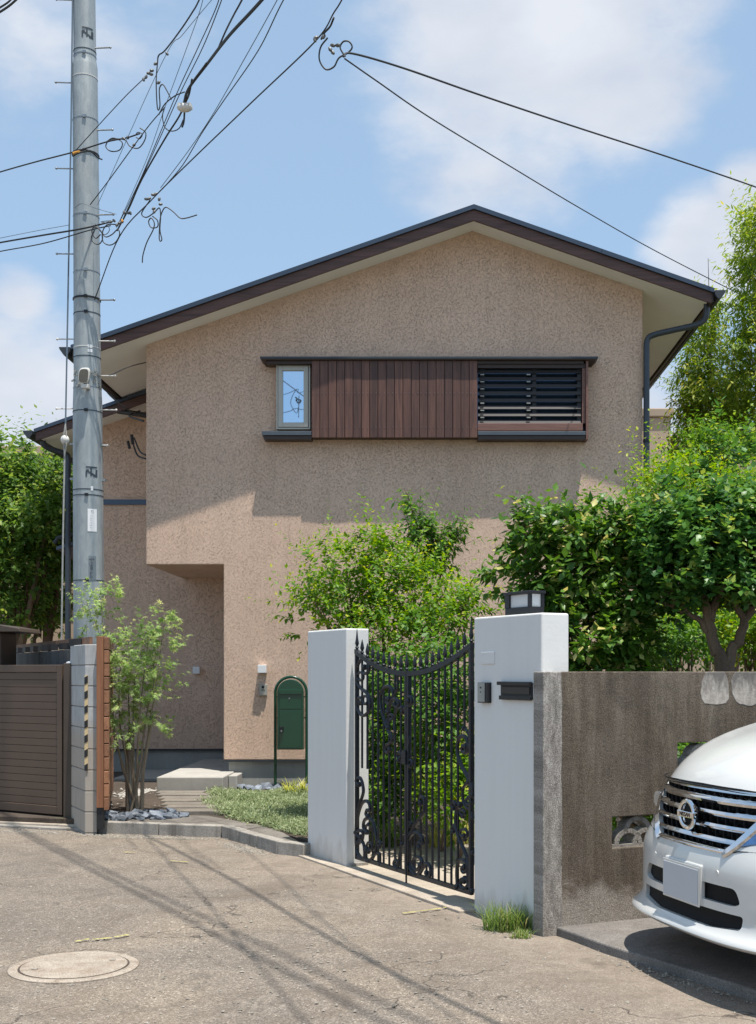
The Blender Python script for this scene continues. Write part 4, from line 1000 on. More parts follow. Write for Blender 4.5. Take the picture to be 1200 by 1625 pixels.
# ================================================================== UTILITY POLE
PY = 13.5; pc = ((141 - PX) * PY / F, PY, 0); s_ = PY / F
up = empty('utility_pole', pc, 'tall round galvanised utility pole with step bolts at left', 'utility pole')
def pr_(py):                                          # radius at photo height
    return s_ * np.interp(py, [-200, 0, 60, 96, 108, 270, 480, 600, 640, 780, 1000, 1300], [16.3, 17, 17.4, 17.6, 19.4, 20, 20.5, 21, 22.6, 23.3, 24, 24.6])
def pcx(py): return (np.interp(py, [0, 400, 1000], [134, 137.5, 141.5]) - PX) * s_
def zpy(py): return H - (py - HY) * PY / F
mb = MB(); vs = []; fs = []; rows = [-220, -100, 0, 60, 96, 100, 104, 108, 200, 300, 400, 500, 600, 612, 622, 634, 640, 700, 776, 777, 800, 900, 1000, 1100, 1290]; sg_ = 32
for py in rows:
    for k in range(sg_):
        a = 2 * math.pi * k / sg_; vs.append((pcx(py) + pr_(py) * math.cos(a), PY + pr_(py) * math.sin(a), zpy(py)))
for i in range(len(rows) - 1):
    for k in range(sg_): a = i * sg_ + k; b_ = i * sg_ + (k + 1) % sg_; fs.append((a, b_, b_ + sg_, a + sg_))
mb.add(vs, fs); mb.build('shaft', M['pole'], up, True)
def band(py, t=.006, e=.004, mat='steel', buckle=True):
    r = pr_(py) + e; c = (pcx(py), PY, zpy(py)); o = MB().lathe(c, [(r - .006, -t), (r, -t), (r, t), (r - .006, t)], 28).build('band', M[mat], up, True)
    if buckle: MB().box((c[0] + .01, PY - r - .012, c[2] - .016), (c[0] + .05, PY - r + .002, c[2] + .014)).build('buckle', M['blackmetal' if mat == 'mark' else mat], o)
for py, m_, bk in ((84, 'mark', False), (91, 'steel', True), (126, 'insul', False), (193, 'steel', True), (247, 'blackmetal', True), (345, 'steel', True), (434, 'steel', True), (476, 'blackmetal', True), (500, 'mark', True), (554, 'insul', False), (569, 'mark', False), (617, 'steel', False), (655, 'mark', True), (779, 'mark', False), (788, 'mark', True), (922, 'mark', True)):
    band(py, .005 if m_ != 'blackmetal' else .009, .003 if m_ != 'blackmetal' else .01, m_, bk)
for sd_, py in ((1, 78), (-1, 133), (1, 208), (-1, 269), (1, 342), (-1, 404), (1, 477), (-1, 539), (1, 542), (1, 597), (-1, 649), (1, 651), (-1, 2), (1, 703 + 4)):
    r = pr_(py); x0 = pcx(py) + sd_ * r * .9; L_ = .17 if py != 707 else .07; z = zpy(py)
    mb = MB(); mb.tube([(x0, PY - .02, z), (x0 + sd_ * (L_ + .02), PY - .05, z - .008)], .008, 7); mb.ball((x0 + sd_ * (L_ + .02), PY - .05, z - .008), .014, seg=7, rings=5); mb.build('step_bolt', M['insul'] if py > 500 else M['steel'], up, True)
for sd_, py in ((-1, 705), (1, 707), (-1, 760), (1, 762)):
    r = pr_(py); MB().box((pcx(py) + sd_ * (r - .01), PY - .02, zpy(py) - .012), (pcx(py) + sd_ * (r + .035), PY + .02, zpy(py) + .01)).build('bracket', M['steel'], up)
# curved print and plates hugging the shaft
def onpole(name, x0, x1, y0, y1, mat, parent, off=.003, k=4):
    mb = MB(); vs = []; fs = []
    for j in range(2):
        for i in range(k + 1):
            px = x0 + (x1 - x0) * i / k; py = y1 if j == 0 else y0; cx = pcx((y0 + y1) / 2); r = pr_((y0 + y1) / 2) + off
            x = (px - PX) * (PY - r) / F - cx; x = max(-r * .95, min(r * .95, x)); vs.append((cx + x, PY - math.sqrt(r * r - x * x), H - (py - HY) * (PY - r) / F))
    fs = [(i, i + 1, k + 2 + i, k + 1 + i) for i in range(k)]
    return mb.add(vs, fs).build(name, mat, parent)
def logo(cx, cy, w, h, par):
    t = w * .15; mb = MB()
    def seg(x0, y0, x1, y1, wd=None):
        wd = wd or t; d = Vector((x1 - x0, y1 - y0, 0)); n = Vector((-d.y, d.x, 0)).normalized() * wd / 2; vs = []
        for j in range(7):
            for sg in (-1, 1):
                x = x0 + d.x * j / 6 + sg * n.x; y = y0 + d.y * j / 6 + sg * n.y
                ccx = pcx(cy); r = pr_(cy) + .004; X = (x - PX) * (PY - r) / F - ccx; vs.append((ccx + X, PY - math.sqrt(r * r - X * X), H - (y - HY) * (PY - r) / F))
        mb.add(vs, [(2 * j, 2 * j + 1, 2 * j + 3, 2 * j + 2) for j in range(6)])
    seg(cx - w * .5, cy - h * .45, cx + w * .5, cy - h * .45)             # T bar
    seg(cx, cy - h * .45, cx, cy + h * .42)                              # T stem
    seg(cx - w * .45, cy - h * .12, cx - w * .45, cy + h * .5)            # N left
    seg(cx - w * .45, cy - h * .12, cx + w * .45, cy + h * .42)           # N diagonal
    seg(cx + w * .45, cy - h * .22, cx + w * .45, cy + h * .5)            # N right
    seg(cx - w * .45, cy - h * .12, cx - w * .2, cy - h * .12)
    seg(cx + w * .2, cy + h * .42, cx + w * .45, cy + h * .42)
    mb.build('painted_emblem', M['mark'], par)
logo(137.5, 50, 15, 16, up); logo(144, 748, 15.5, 16, up)
p_ = onpole('notice_plate', 139, 151.5, 807, 843, M['lampwhite'], up, .004)
def text3(body, size, loc, mat, par, rotx=90, rz=0, ext=.0005, name='lettering', align='CENTER'):
    cu = bpy.data.curves.new('t', 'FONT'); cu.body = body; cu.size = size; cu.extrude = ext; cu.align_x = align; cu.align_y = 'CENTER'; cu.resolution_u = 2
    o = bpy.data.objects.new('t', cu); COL.objects.link(o); dg = bpy.context.evaluated_depsgraph_get(); me = bpy.data.meshes.new_from_object(o.evaluated_get(dg)); bpy.data.objects.remove(o)
    R = Matrix.Translation(Vector(loc) - origin(par)) @ Matrix.Rotation(math.radians(rz), 4, 'Z') @ Matrix.Rotation(math.radians(rotx), 4, 'X'); me.transform(R)
    return link(name, me, mat, par)
yf = PY - pr_(825) - .007; Yt = PY - pr_(825)
def ptx(px, py): return ((px - PX) * Yt / F, yf, H - (py - HY) * Yt / F)
text3('TJ', .035, ptx(146.5, 812), M['mark'], p_)
for k, yy in enumerate((819, 822.5, 826, 830, 834, 838)):
    text3(['5 8', '4 0', '7 1', 'n u', '3 9', '2 6'][k], .018, ptx(145.3, yy), M['grey'], p_)
p_ = onpole('number_plate', 140.5, 150.8, 882, 921, M['steelplate'], up, .004)
for yy, tx, sz in ((888, '404', .04), (895, '2', .065), (902, '8', .065), (909, '1:1', .03), (916, '2 1', .03)):
    text3(tx, sz, ptx(145.8, yy), M['mark'], p_)
onpole('sticker', 139, 145.5, 546, 551, M['lampwhite'], up); onpole('sticker', 139, 145.5, 553, 558, M['lampwhite'], up); onpole('sticker', 143.5, 146.8, 771, 778, M['lampwhite'], up)
# street light head
lh = empty('street_light', tuple(P(134, 600, PY - .3)), 'small pale oval street light fixed to the utility pole', 'street light')
c0 = P(133, 596, PY - .27)
mb = MB(); k = 20; prof = []
for i in range(k):
    a = 2 * math.pi * i / k; x = .062 * math.copysign(abs(math.cos(a)) ** .6, math.cos(a)); z = .085 * math.copysign(abs(math.sin(a)) ** .6, math.sin(a)); prof.append((c0.x + x + .12 * z * .8, c0.y, c0.z + z))
mb.prism(prof, (0, .05, .02)); hd = mb.build('head', M['insul'], lh, bevel=.01)
mb = MB(); mb.prism([(c0.x + (p[0] - c0.x) * .82, c0.y - .013, c0.z + (p[2] - c0.z) * .86 - .004) for p in prof], (0, .006, 0)); mb.build('diffuser', simple('lamp_diffuser', (.10, .088, .065), .3), lh)
MB().tube([(c0.x + .01, c0.y + .02, c0.z - .08), (c0.x + .015, c0.y + .12, c0.z - .12), (c0.x + .02, PY - .12, c0.z - .12)], .018, 8).build('arm', M['steel'], lh, True)
MB().box((c0.x - .03, c0.y + .0, c0.z - .135), (c0.x + .05, c0.y + .07, c0.z - .09)).build('clamp', M['insul'], lh, bevel=.004)
# junk at band under the light
mb = MB()
for i in range(26):
    a = random.uniform(-2.9, -.3); r = pr_(605) + .01; q = (pcx(605) + r * math.cos(a), PY + r * math.sin(a), zpy(random.uniform(592, 618)))
    mb.box((q[0] - .012, q[1] - .008, q[2] - .01), (q[0] + random.uniform(.004, .02), q[1] + .006, q[2] + random.uniform(.004, .02)))
mb.build('cable_clips', M['grey'], up)
# guy wire with ceramic ball
gw = empty('guy_wire', tuple(P(99, 1000, 13.2)), 'thin steel guy wire with white ceramic insulator left of the pole', 'guy wire')
MB().tube([P(116, -60, 13.45), P(113, 200, 13.4), P(107.5, 500, 13.35), P(104, 680, 13.3)], .009, 6).build('upper_wire', M['wireblue'], gw)
MB().tube([P(103, 705, 13.3), P(100, 860, 13.25), P(97, 1060, 13.2)], .010, 6).build('lower_wire', M['grey'], gw)
q = P(103.3, 698, 13.3); MB().ball(q, .048, (1, 1, 1.1), 14, 10).build('insulator', M['insul'], gw, True)
MB().ball((q.x - .0, q.y - .015, q.z), .046, (.55, 1, 1.05), 12, 8).build('insulator_rib', M['insul'], gw, True)
for dx in (-2, 2): MB().tube([P(104, 672, 13.3), P(103.3 + dx, 690, 13.27), P(103.3 + dx, 708, 13.27), P(102.5, 725, 13.28)], .006, 5).build('tie_loop', M['grey'], gw)

# wires overhead
def wire(label, pts, r=.008, mat='wirem', n=8, group='overhead service wires', name='overhead_wire', cat='wire'):
    q = catmull([P(*p) for p in pts], n); o = MB().tube(q, r * .78, 6).build(name, M[mat], None, True); return tag(o, label, cat, group)
wire('thick black cable bundle rising from the junction box to the top edge', [(292, 165, 11.6), (300, 140, 11.4), (330, 100, 10.9), (365, 55, 10.0), (420, -5, 9.2), (560, -170, 7.6), (900, -600, 5.2), (1900, -1800, 2.9)], .018)
wire('twisted black cable joining the bundle from the left', [(346, 78, 10.5), (358, 50, 10.2), (372, 22, 9.7), (385, -2, 9.4), (440, -110, 8.2), (560, -360, 6.4), (1000, -1300, 3.4)], .010)
wire('black cable from the pole knot up to the junction box', [(186, 366, 13.3), (205, 330, 13.0), (225, 285, 12.6), (262, 220, 12.1), (288, 178, 11.7), (300, 140, 11.4), (328, 100, 10.9)], .012)
wire('long straight black wire from the pole corner to the service cluster', [(150, 476, 13.35), (190, 375, 13.1), (240, 318, 12.7), (300, 258, 12.0), (400, 162, 11.0), (500, 66, 10.0), (530, 20, 9.5), (548, -10, 9.2), (640, -180, 7.8), (820, -520, 5.8), (1500, -1500, 3.2)], .008)
wire('left thin wire of the pair beside the straight black wire', [(255, 298, 12.5), (300, 238, 12.0), (340, 178, 11.3), (390, 90, 10.4), (440, 0, 9.4), (520, -150, 8.0)], .005, 'wireblue')
wire('right thin wire of the pair beside the straight black wire', [(258, 300, 12.5), (290, 262, 12.1), (320, 212, 11.6), (355, 160, 11.1), (410, 80, 10.2), (452, -4, 9.3), (540, -160, 8.0)], .0065)
wire('dark wire dropping from the clamps at the upper left', [(250, 100, 12.0), (252, 88, 12.0), (262, 80, 11.9), (285, 50, 11.4), (305, 20, 11.0), (318, -4, 10.6), (370, -120, 9)], .009)
wire('faint thin wire crossing behind the upper left clamps', [(155, 325, 13.3), (200, 262, 13.0), (232, 128, 12.3), (290, 55, 11.5), (335, -5, 10.8)][0:1] + [(258, 98, 11.9), (290, 55, 11.4), (340, -5, 10.7)], .004, 'wireblue')
wire('long thin wire passing in front of the pole face to the clamps', [(121, 238, 13.1), (160, 195, 13.0), (200, 152, 12.6), (228, 125, 12.2)], .006)
wire('left of three thin wires in the middle of the fan', [(185, 362, 13.3), (232, 255, 12.6), (262, 170, 11.9), (295, 80, 11.0), (318, 15, 10.5), (328, -30, 10.0)], .004, 'wireblue')
wire('middle of three thin wires in the middle of the fan', [(190, 352, 13.3), (225, 280, 12.8), (280, 150, 11.7), (310, 85, 11.0), (342, 15, 10.2), (352, -20, 9.8)], .006)
wire('right of three thin wires in the middle of the fan', [(196, 346, 13.3), (240, 250, 12.5), (285, 150, 11.6), (322, 75, 10.8), (350, 5, 10.0), (360, -30, 9.8)], .006)
wire('black wire passing the pole face to the left edge, with an orange sleeve', [(-60, 292, 14.5), (0, 273, 14.1), (60, 256, 13.6), (118, 241, 13.15), (170, 225, 13.0), (200, 219, 12.9), (222, 212, 12.8)], .010)
wire('upper of the black wires leaving the pole knot to the left edge', [(-60, 396, 14.6), (0, 385, 14.2), (70, 373, 13.6), (130, 363, 13.2), (176, 352, 13.2)], .012)
wire('lower of the black wires leaving the pole knot to the left edge', [(-60, 412, 14.6), (0, 399, 14.2), (70, 386, 13.6), (140, 366, 13.2), (176, 358, 13.2)], .008)
wire('faint blue wire above the black pair at the left edge', [(-60, 391, 14.6), (0, 378, 14.2), (60, 366, 13.6), (110, 357, 13.2)], .004, 'wireblue')
wire('uppermost pair of wires cutting the top left corner', [(-80, 55, 11), (0, 12, 10.5), (25, -8, 10.2), (80, -60, 9.5)], .011)
wire('second wire cutting the top left corner', [(-80, 62, 11), (0, 19, 10.5), (32, -6, 10.2), (80, -50, 9.5)], .013)
wire('long black wire from the service cluster to the right edge', [(545, 90, 9.7), (560, 85, 9.8), (640, 108, 10.3), (760, 150, 11.2), (900, 197, 12.3), (1060, 249, 13.6), (1200, 297, 14.8), (1330, 345, 16)], .011)
wire('long thin wire from the service cluster down to the right roof corner', [(547, 93, 9.7), (600, 130, 10.1), (680, 185, 11.0), (800, 258, 12.4), (920, 330, 14.0), (1040, 398, 15.8), (1180, 470, 18.0)], .008)
wire('thin wire from the pole band through the sky to the knot', [(143, 325, 13.2), (170, 290, 13.0), (215, 228, 12.7), (240, 195, 12.4), (262, 170, 12.1)], .007)
wire('dark lead running from the light bracket to the house corner', [(162, 610, 13.4), (175, 628, 14), (200, 648, 15), (228, 662, 16.5)], .009)
wire('thin lead from the step bolt to the house wall under the eave', [(176, 595, 13.6), (205, 582, 14.6), (232, 575, 15.6)], .009)
# loops, knots and clamps
def cable_loop(label, pts, r=.008, mat='wirem'): return wire(label, pts, r, mat, 5, 'spare cable loops', 'cable_loop', 'cable loop')
Yk = 13.0
cable_loop('round spare loop left of the pole knot tail', [(168, 226, Yk), (180, 219, Yk), (194, 226, Yk), (190, 238, Yk), (176, 240, Yk), (168, 232, Yk), (176, 221, Yk), (198, 222, Yk), (206, 232, Yk), (220, 235, Yk), (230, 222, Yk), (231, 210, Yk), (222, 203, Yk)])
cable_loop('small coiled tail at the cable end above the loop', [(215, 215, Yk), (219, 210, Yk), (226, 213, Yk), (222, 220, Yk), (216, 218, Yk)], .007)
cable_loop('left circle of spare cable hanging at the pole knot', [(150, 365, Yk), (145, 378, Yk), (150, 386, Yk), (158, 387, Yk), (163, 378, Yk), (160, 366, Yk), (150, 360, Yk), (146, 368, Yk), (152, 378, Yk), (160, 372, Yk)])
cable_loop('right circle of spare cable hanging at the pole knot', [(162, 372, Yk), (164, 384, Yk), (174, 389, Yk), (184, 384, Yk), (190, 372, Yk), (187, 364, Yk), (178, 372, Yk), (168, 376, Yk), (163, 368, Yk), (170, 357, Yk), (184, 356, Yk)])
cable_loop('tight blue loop inside the pole knot', [(155, 358, Yk), (160, 368, Yk), (168, 372, Yk), (174, 364, Yk), (168, 354, Yk), (160, 352, Yk), (176, 350, Yk)], .006, 'wireblue')
cable_loop('wiry blue lead curling round the pole shaft', [(118, 330, 13.2), (130, 323, 13.15), (145, 328, 13.15), (160, 333, 13.1), (185, 340, 13.1)], .004, 'wireblue')
cable_loop('long dangling cable end below the mid air cluster', [(238, 318, 12.6), (225, 338, 12.6), (232, 345, 12.6), (244, 338, 12.6), (253, 330, 12.6), (255, 343, 12.6), (254, 365, 12.6), (257, 380, 12.6), (253, 380, 12.6), (254, 350, 12.6), (258, 335, 12.6), (264, 329, 12.6), (275, 336, 12.6), (286, 346, 12.6), (296, 346, 12.6), (313, 341, 12.6)])
cable_loop('curved cable tail hanging lowest under the mid air cluster', [(242, 343, 12.6), (250, 350, 12.6), (250, 360, 12.6), (240, 361, 12.6), (236, 352, 12.6), (240, 346, 12.6), (245, 354, 12.6), (243, 365, 12.6), (233, 385, 12.6), (227, 405, 12.6), (226, 417, 12.6)])
cable_loop('long loop hanging below the junction box', [(261, 172, 12), (258, 185, 12), (262, 202, 12), (272, 208, 12), (284, 204, 12), (291, 190, 11.9)], .007)
cable_loop('arched loop between clamps and junction box', [(250, 100, 12), (248, 130, 12), (250, 172, 12), (254, 168, 12), (253, 142, 12), (258, 134, 12), (264, 142, 12), (272, 158, 12)], .008)
cable_loop('curve joining the box and the bundle', [(252, 182, 12), (262, 165, 12), (278, 152, 11.9), (293, 146, 11.7)], .008)
cable_loop('big curl at the service cluster right of the wires', [(520, 60, 9.9), (509, 75, 9.9), (507, 95, 9.9), (517, 110, 9.9), (530, 106, 9.9), (538, 92, 9.9), (552, 84, 9.9), (559, 75, 9.9), (554, 66, 9.9), (545, 66, 9.9), (540, 76, 9.9), (548, 90, 9.9)], .009)
cable_loop('short thick lead above the service cluster', [(510, 62, 9.9), (515, 52, 9.8), (524, 42, 9.7), (530, 28, 9.6)], .011)
cable_loop('hanging spiral at the twisted cable', [(305, 125, 11.4), (300, 150, 11.5), (294, 166, 11.6), (292, 192, 11.6), (289, 202, 11.6)], .012)
cable_loop('orange sleeved sling at the lower pole band', [(116, 248, 13.1), (125, 243, 13.05), (143, 240, 13.1), (155, 250, 13.2), (162, 253, 13.3)], .01)
def clampset(label, pxs, Y, mat='clampm', s=.02):
    mb = MB()
    for (px, py) in pxs:
        c = P(px, py, Y); a = random.uniform(0, 3.1); d = Vector((math.cos(a), .3, math.sin(a))).normalized(); mb.tube([c - d * s, c - d * s * .3, c + d * s * .3, c + d * s], [s * .5, s * .75, s * .75, s * .4], 7); mb.box(c - Vector((s * .5, s * .5, s * .3)), c + Vector((s * .4, s * .5, s * .5)))
    return tag(mb.build('wire_clamp', M[mat], None), label, 'wire clamp', 'wire clamps')
clampset('grey clamps where wires meet upper left of the junction box', [(228, 126), (232, 122), (236, 116), (241, 112), (240, 118), (247, 101), (265, 85), (252, 131)], 12.0)
clampset('small clamp pair at the end of the black wire past the pole', [(196, 220), (203, 218), (213, 230)], 12.9)
clampset('cluster of clamps at the pole knot', [(176, 352), (181, 350), (190, 354), (194, 352), (197, 337), (203, 338), (207, 338), (186, 357)], 13.0)
clampset('clamp cluster in mid air where the long wire is tied', [(232, 316), (237, 315), (243, 309), (247, 308), (253, 316), (255, 324), (244, 331), (245, 336)], 12.6)
clampset('clamp cluster at the service drop near the top centre', [(500, 63), (502, 60), (514, 58), (528, 72), (536, 72), (524, 78), (528, 83)], 9.8)
clampset('orange cap on the pole knot', [(194, 350)], 12.95, 'orange', .016)
jb = P(293, 171, 11.55); mb = MB(); mb.ball(jb, .075, (1.0, .7, .55), 12, 8); mb.box((jb.x - .06, jb.y - .04, jb.z - .005), (jb.x + .07, jb.y + .04, jb.z + .03)); tag(mb.build('cable_junction_box', M['insul'], None, True), 'pale junction closure where the twisted cables meet', 'junction box')
o_ = MB().tube([P(117, 243.5, 13.1), P(126, 241, 13.05)], .017, 8).build('wire_sleeve', M['orange'], None); tag(o_, 'orange sleeve on the wire crossing the pole', 'wire sleeve')
# power lines above the frame that cast the streaks on the road
for i, (a, b_) in enumerate((((-3.55, 10.9), (-.2, 5.3)), ((-3.44, 10.85), (-.05, 5.35)))):
    z = 9.4 + i * .3; k = SUN.x / SUN.z * z; l = SUN.y / SUN.z * z; a = Vector((a[0] + k, a[1] + l, z)); b_ = Vector((b_[0] + k, b_[1] + l, z)); d = b_ - a
    tag(MB().tube([a - d * .9, a, b_, b_ + d * 1.2], .017 - .002 * i, 6).build('power_line', M['wirem'], None), ['thickest', 'middle', 'thinnest'][i] + ' power line high over the alley above the picture', 'wire', 'power lines over the alley')

c_ = Vector((-3.06, 3.1, 7.85))
for k_, (pts_, r_) in enumerate((([(-.9, .0, .75), (-.25, 0, .30), (.05, 0, .08), (.22, 0, -.05), (.9, 0, -.5)], .011), ([(-.8, 0, -.1), (-.2, 0, -.02), (.1, 0, .1), (.16, 0, .02), (.9, 0, .35)], .007), ([(-.9, 0, -.55), (-.15, 0, -.42), (.05, 0, -.34), (.3, 0, -.36), (1.0, 0, -.2)], .008),
        ([(.08, 0, .1), (.0, 0, -.02), (-.06, 0, -.2), (.0, 0, -.36), (.08, 0, -.44), (.12, 0, -.3), (.13, 0, -.05), (.12, 0, -.55)], .008), ([(.05, 0, -.08), (.1, 0, -.13), (.17, 0, -.16), (.12, 0, -.22), (.06, 0, -.14)], .02))):
    o_ = MB().tube(catmull([c_ + Vector(p_) for p_ in pts_], 6), r_, 6).build('overhead_wire', M['wirem'], None, True)
    tag(o_, ['straight wire mirrored slanting down across the small upstairs window', 'thin wire mirrored crossing the middle of the small window', 'thin wire mirrored low in the small upstairs window', 'hanging cable loop mirrored in the small upstairs window', 'dark cable knot mirrored in the small upstairs window'][k_], 'wire', 'wires over the street behind the viewer')
# ================================================================== CAR
car = empty('car', (3.5, 6.6, .055), 'pearl white minivan parked nose out beside the old wall', 'car')
CH = Vector((-.954, -.3, 0)); CW = Vector((.3, -.954, 0)); C0 = Vector((1.262, 5.92, 0))
def cw(a, b, z): q = C0 + CW * a - CH * b; return Vector((q.x, q.y, z))
# centre profile: (b setback, z, half width, corner depth, crown drop at the sides)
prof = [(.14, .235, .66, .50, 0), (.005, .262, .80, .50, 0), (-.045, .285, .86, .50, 0), (-.050, .305, .865, .50, 0), (-.022, .335, .85, .52, 0), (-.005, .38, .845, .55, 0), (-.004, .44, .85, .55, 0), (-.002, .52, .855, .56, 0),
        (.000, .60, .86, .57, 0), (.012, .665, .86, .58, 0), (.035, .74, .855, .68, 0), (.05, .82, .85, .80, 0), (.066, .90, .845, .93, .004), (.09, .97, .84, 1.02, .01), (.115, 1.015, .835, 1.06, .016), (.155, 1.065, .825, 1.08, .025), (.23, 1.125, .815, 1.1, .04),
        (.34, 1.19, .805, 1.1, .055), (.50, 1.25, .795, 1.05, .065), (.70, 1.30, .785, 1.0, .07), (.90, 1.335, .78, .95, .07), (1.08, 1.36, .775, .85, .06)]
nu = 97; Pn = 2.7
def ringpt(pr, u):                                     # u in -1..1 : -1 far side rear, 0 centre front, 1 near side rear
    b0, z0, w, D, dr = pr
    au = abs(u)
    if au < .8:
        th = au / .8 * math.pi / 2; a = w * math.sin(th) ** (2 / Pn); b = b0 + D * (1 - max(math.cos(th), 0) ** (2 / Pn))
    else: a = w; b = b0 + D + (au - .8) / .2 * (4.5 - b0 - D)
    rg = .014 * math.exp(-((abs(a) / w - .52) / .11) ** 2) * min(1, max(0, (z0 - 1.04) / .1)) if dr > .02 else 0
    return math.copysign(a, u), b, z0 - dr * (a / w) ** 2 + rg
def car_surface(ps):
    mb = MB(); vs = []; fs = []
    for pr in ps:
        for i in range(nu):
            u = -1 + 2 * i / (nu - 1); a, b, z = ringpt(pr, u); vs.append(cw(a, b, z))
    for j in range(len(ps) - 1):
        for i in range(nu - 1): k = j * nu + i; fs.append((k, k + 1, k + nu + 1, k + nu))
    return vs, fs
# densify the profile
def dens(ps, n=3):
    q = [Vector(p + (0,)) if len(p) == 3 else p for p in ps]; out = []
    A = np.array(ps, float); t = np.arange(len(ps)); T2 = np.linspace(0, len(ps) - 1, (len(ps) - 1) * n + 1)
    # catmull per channel
    pad = np.vstack([2 * A[0] - A[1], A, 2 * A[-1] - A[-2]])
    for x in T2:
        i = min(int(x), len(ps) - 2); f = x - i; a, b, c, d = pad[i], pad[i + 1], pad[i + 2], pad[i + 3]
        out.append(tuple(.5 * (2 * b + (c - a) * f + (2 * a - 5 * b + 4 * c - d) * f * f + (3 * b - a - 3 * c + d) * f ** 3)))
    return out
dp_ = dens(prof, 2)
cabin = [(1.09, 1.365, .77, .7, .05), (1.40, 1.56, .72, .6, .03), (1.72, 1.74, .66, .5, .02), (1.95, 1.83, .60, .45, .015), (2.3, 1.86, .45, .35, .01), (2.8, 1.87, .1, .1, 0)]
vs, fs = car_surface(dp_ + cabin); nr = len(dp_) + len(cabin)
fs.append(tuple(range(nu - 1, -1, -1)))                # underside
fs.append(tuple((nr - 1) * nu + i for i in range(nu)))
fs.append(tuple([j * nu for j in range(nr)] + [j * nu + nu - 1 for j in range(nr - 1, -1, -1)]))
mb = MB(); mb.add(vs, fs); body = mb.build('body', M['carpaint'], car, False)
# z -> centre setback of the fascia; surface lookup (a,z) -> b
def surf_b(a, z):
    zs_ = [p[1] for p in dp_ if p[1] > .3]; i = np.interp(z, zs_, range(len(zs_))); ps = [p for p in dp_ if p[1] > .3]; j = min(int(i), len(ps) - 2); f = i - j
    p = [ps[j][k] * (1 - f) + ps[j + 1][k] * f for k in range(5)]
    x = min(abs(a) / p[2], .999); return p[0] + p[3] * (1 - (1 - x ** Pn) ** (1 / Pn))
def cs(a, z, off=0.0): return cw(a, surf_b(a, z) - off, z)
def cutp(poly, back=.10, front=.3):
    c = MB(); n = len(poly); f_ = [cw(a, -front, z) for a, z in poly]; r_ = [cw(a, surf_b(a, z) + back, z) for a, z in poly]
    c.add(f_ + r_, [tuple(range(n - 1, -1, -1)), tuple(range(n, 2 * n))] + [(i, (i + 1) % n, n + (i + 1) % n, n + i) for i in range(n)])
    return c.build('cutter', None, car)
def rpoly(pts, r=.02, k=4):                            # round the corners
    out = []; n = len(pts)
    for i in range(n):
        p0, p1, p2 = Vector(pts[i - 1]), Vector(pts[i]), Vector(pts[(i + 1) % n]); d0 = (p0 - p1); d2 = (p2 - p1); rr = min(r, d0.length * .45, d2.length * .45); a = p1 + d0.normalized() * rr; b = p1 + d2.normalized() * rr
        for j in range(k + 1): t = j / k; out.append(tuple(a * (1 - t) ** 2 + p1 * 2 * t * (1 - t) + b * t * t))
    return out
def dense_poly(pts, m=4):
    out = []
    for i in range(len(pts)):
        a, b = Vector(pts[i]), Vector(pts[(i + 1) % len(pts)])
        for j in range(m): out.append(tuple(a.lerp(b, j / m)))
    return out
grille_poly = [(-.315, .705), (-.15, .692), (0, .69), (.15, .692), (.315, .705), (.43, .80), (.56, .955), (.52, .985), (.3, .995), (0, .998), (-.3, .995), (-.52, .985), (-.56, .955), (-.43, .80)]
up_poly = rpoly([(-.40, .463), (.40, .463), (.455, .475), (.42, .545), (-.42, .545), (-.455, .475)], .03)
lo_poly = rpoly([(-.47, .425), (-.46, .36), (-.25, .342), (.25, .342), (.46, .36), (.47, .425)], .02)
for poly_, bk in ((dense_poly(grille_poly, 2), .05), (dense_poly(up_poly, 1), .028), (dense_poly(lo_poly, 1), .028)):
    co = cutp(poly_, bk); md = body.modifiers.new('b', 'BOOLEAN'); md.operation = 'DIFFERENCE'; md.object = co; md.solver = 'EXACT'
    dg = bpy.context.evaluated_depsgraph_get(); me = bpy.data.meshes.new_from_object(body.evaluated_get(dg)); body.modifiers.clear()
    if len(me.polygons) > 500: body.data = me
    bpy.data.objects.remove(co)
# wheel arches
for b_ in (.95, 3.85):
    for sd_ in (-1, 1):
        c = MB(); q0 = cw(sd_ * 1.1, b_, .38); q1 = cw(sd_ * .60, b_, .38); c.tube([q0, q1], .36, 28); co = c.build('cutter', None, car)
        md = body.modifiers.new('b', 'BOOLEAN'); md.operation = 'DIFFERENCE'; md.object = co; md.solver = 'EXACT'
        dg = bpy.context.evaluated_depsgraph_get(); me = bpy.data.meshes.new_from_object(body.evaluated_get(dg)); body.modifiers.clear()
        if len(me.polygons) > 500: body.data = me
        bpy.data.objects.remove(co)
        wh = MB().tube([cw(sd_ * .86, b_, .375), cw(sd_ * .84, b_, .375), cw(sd_ * .68, b_, .375), cw(sd_ * .66, b_, .375)], [.29, .32, .32, .29], 32).build('wheel', M['tyre'], car, True)
        MB().tube([cw(sd_ * .868, b_, .375), cw(sd_ * .80, b_, .375)], [.20, .215], 24).build('rim', M['steel'], wh, True)
body.data.polygons.foreach_set('use_smooth', [True] * len(body.data.polygons))
try: body.data.set_sharp_from_angle(angle=math.radians(32))
except Exception: pass
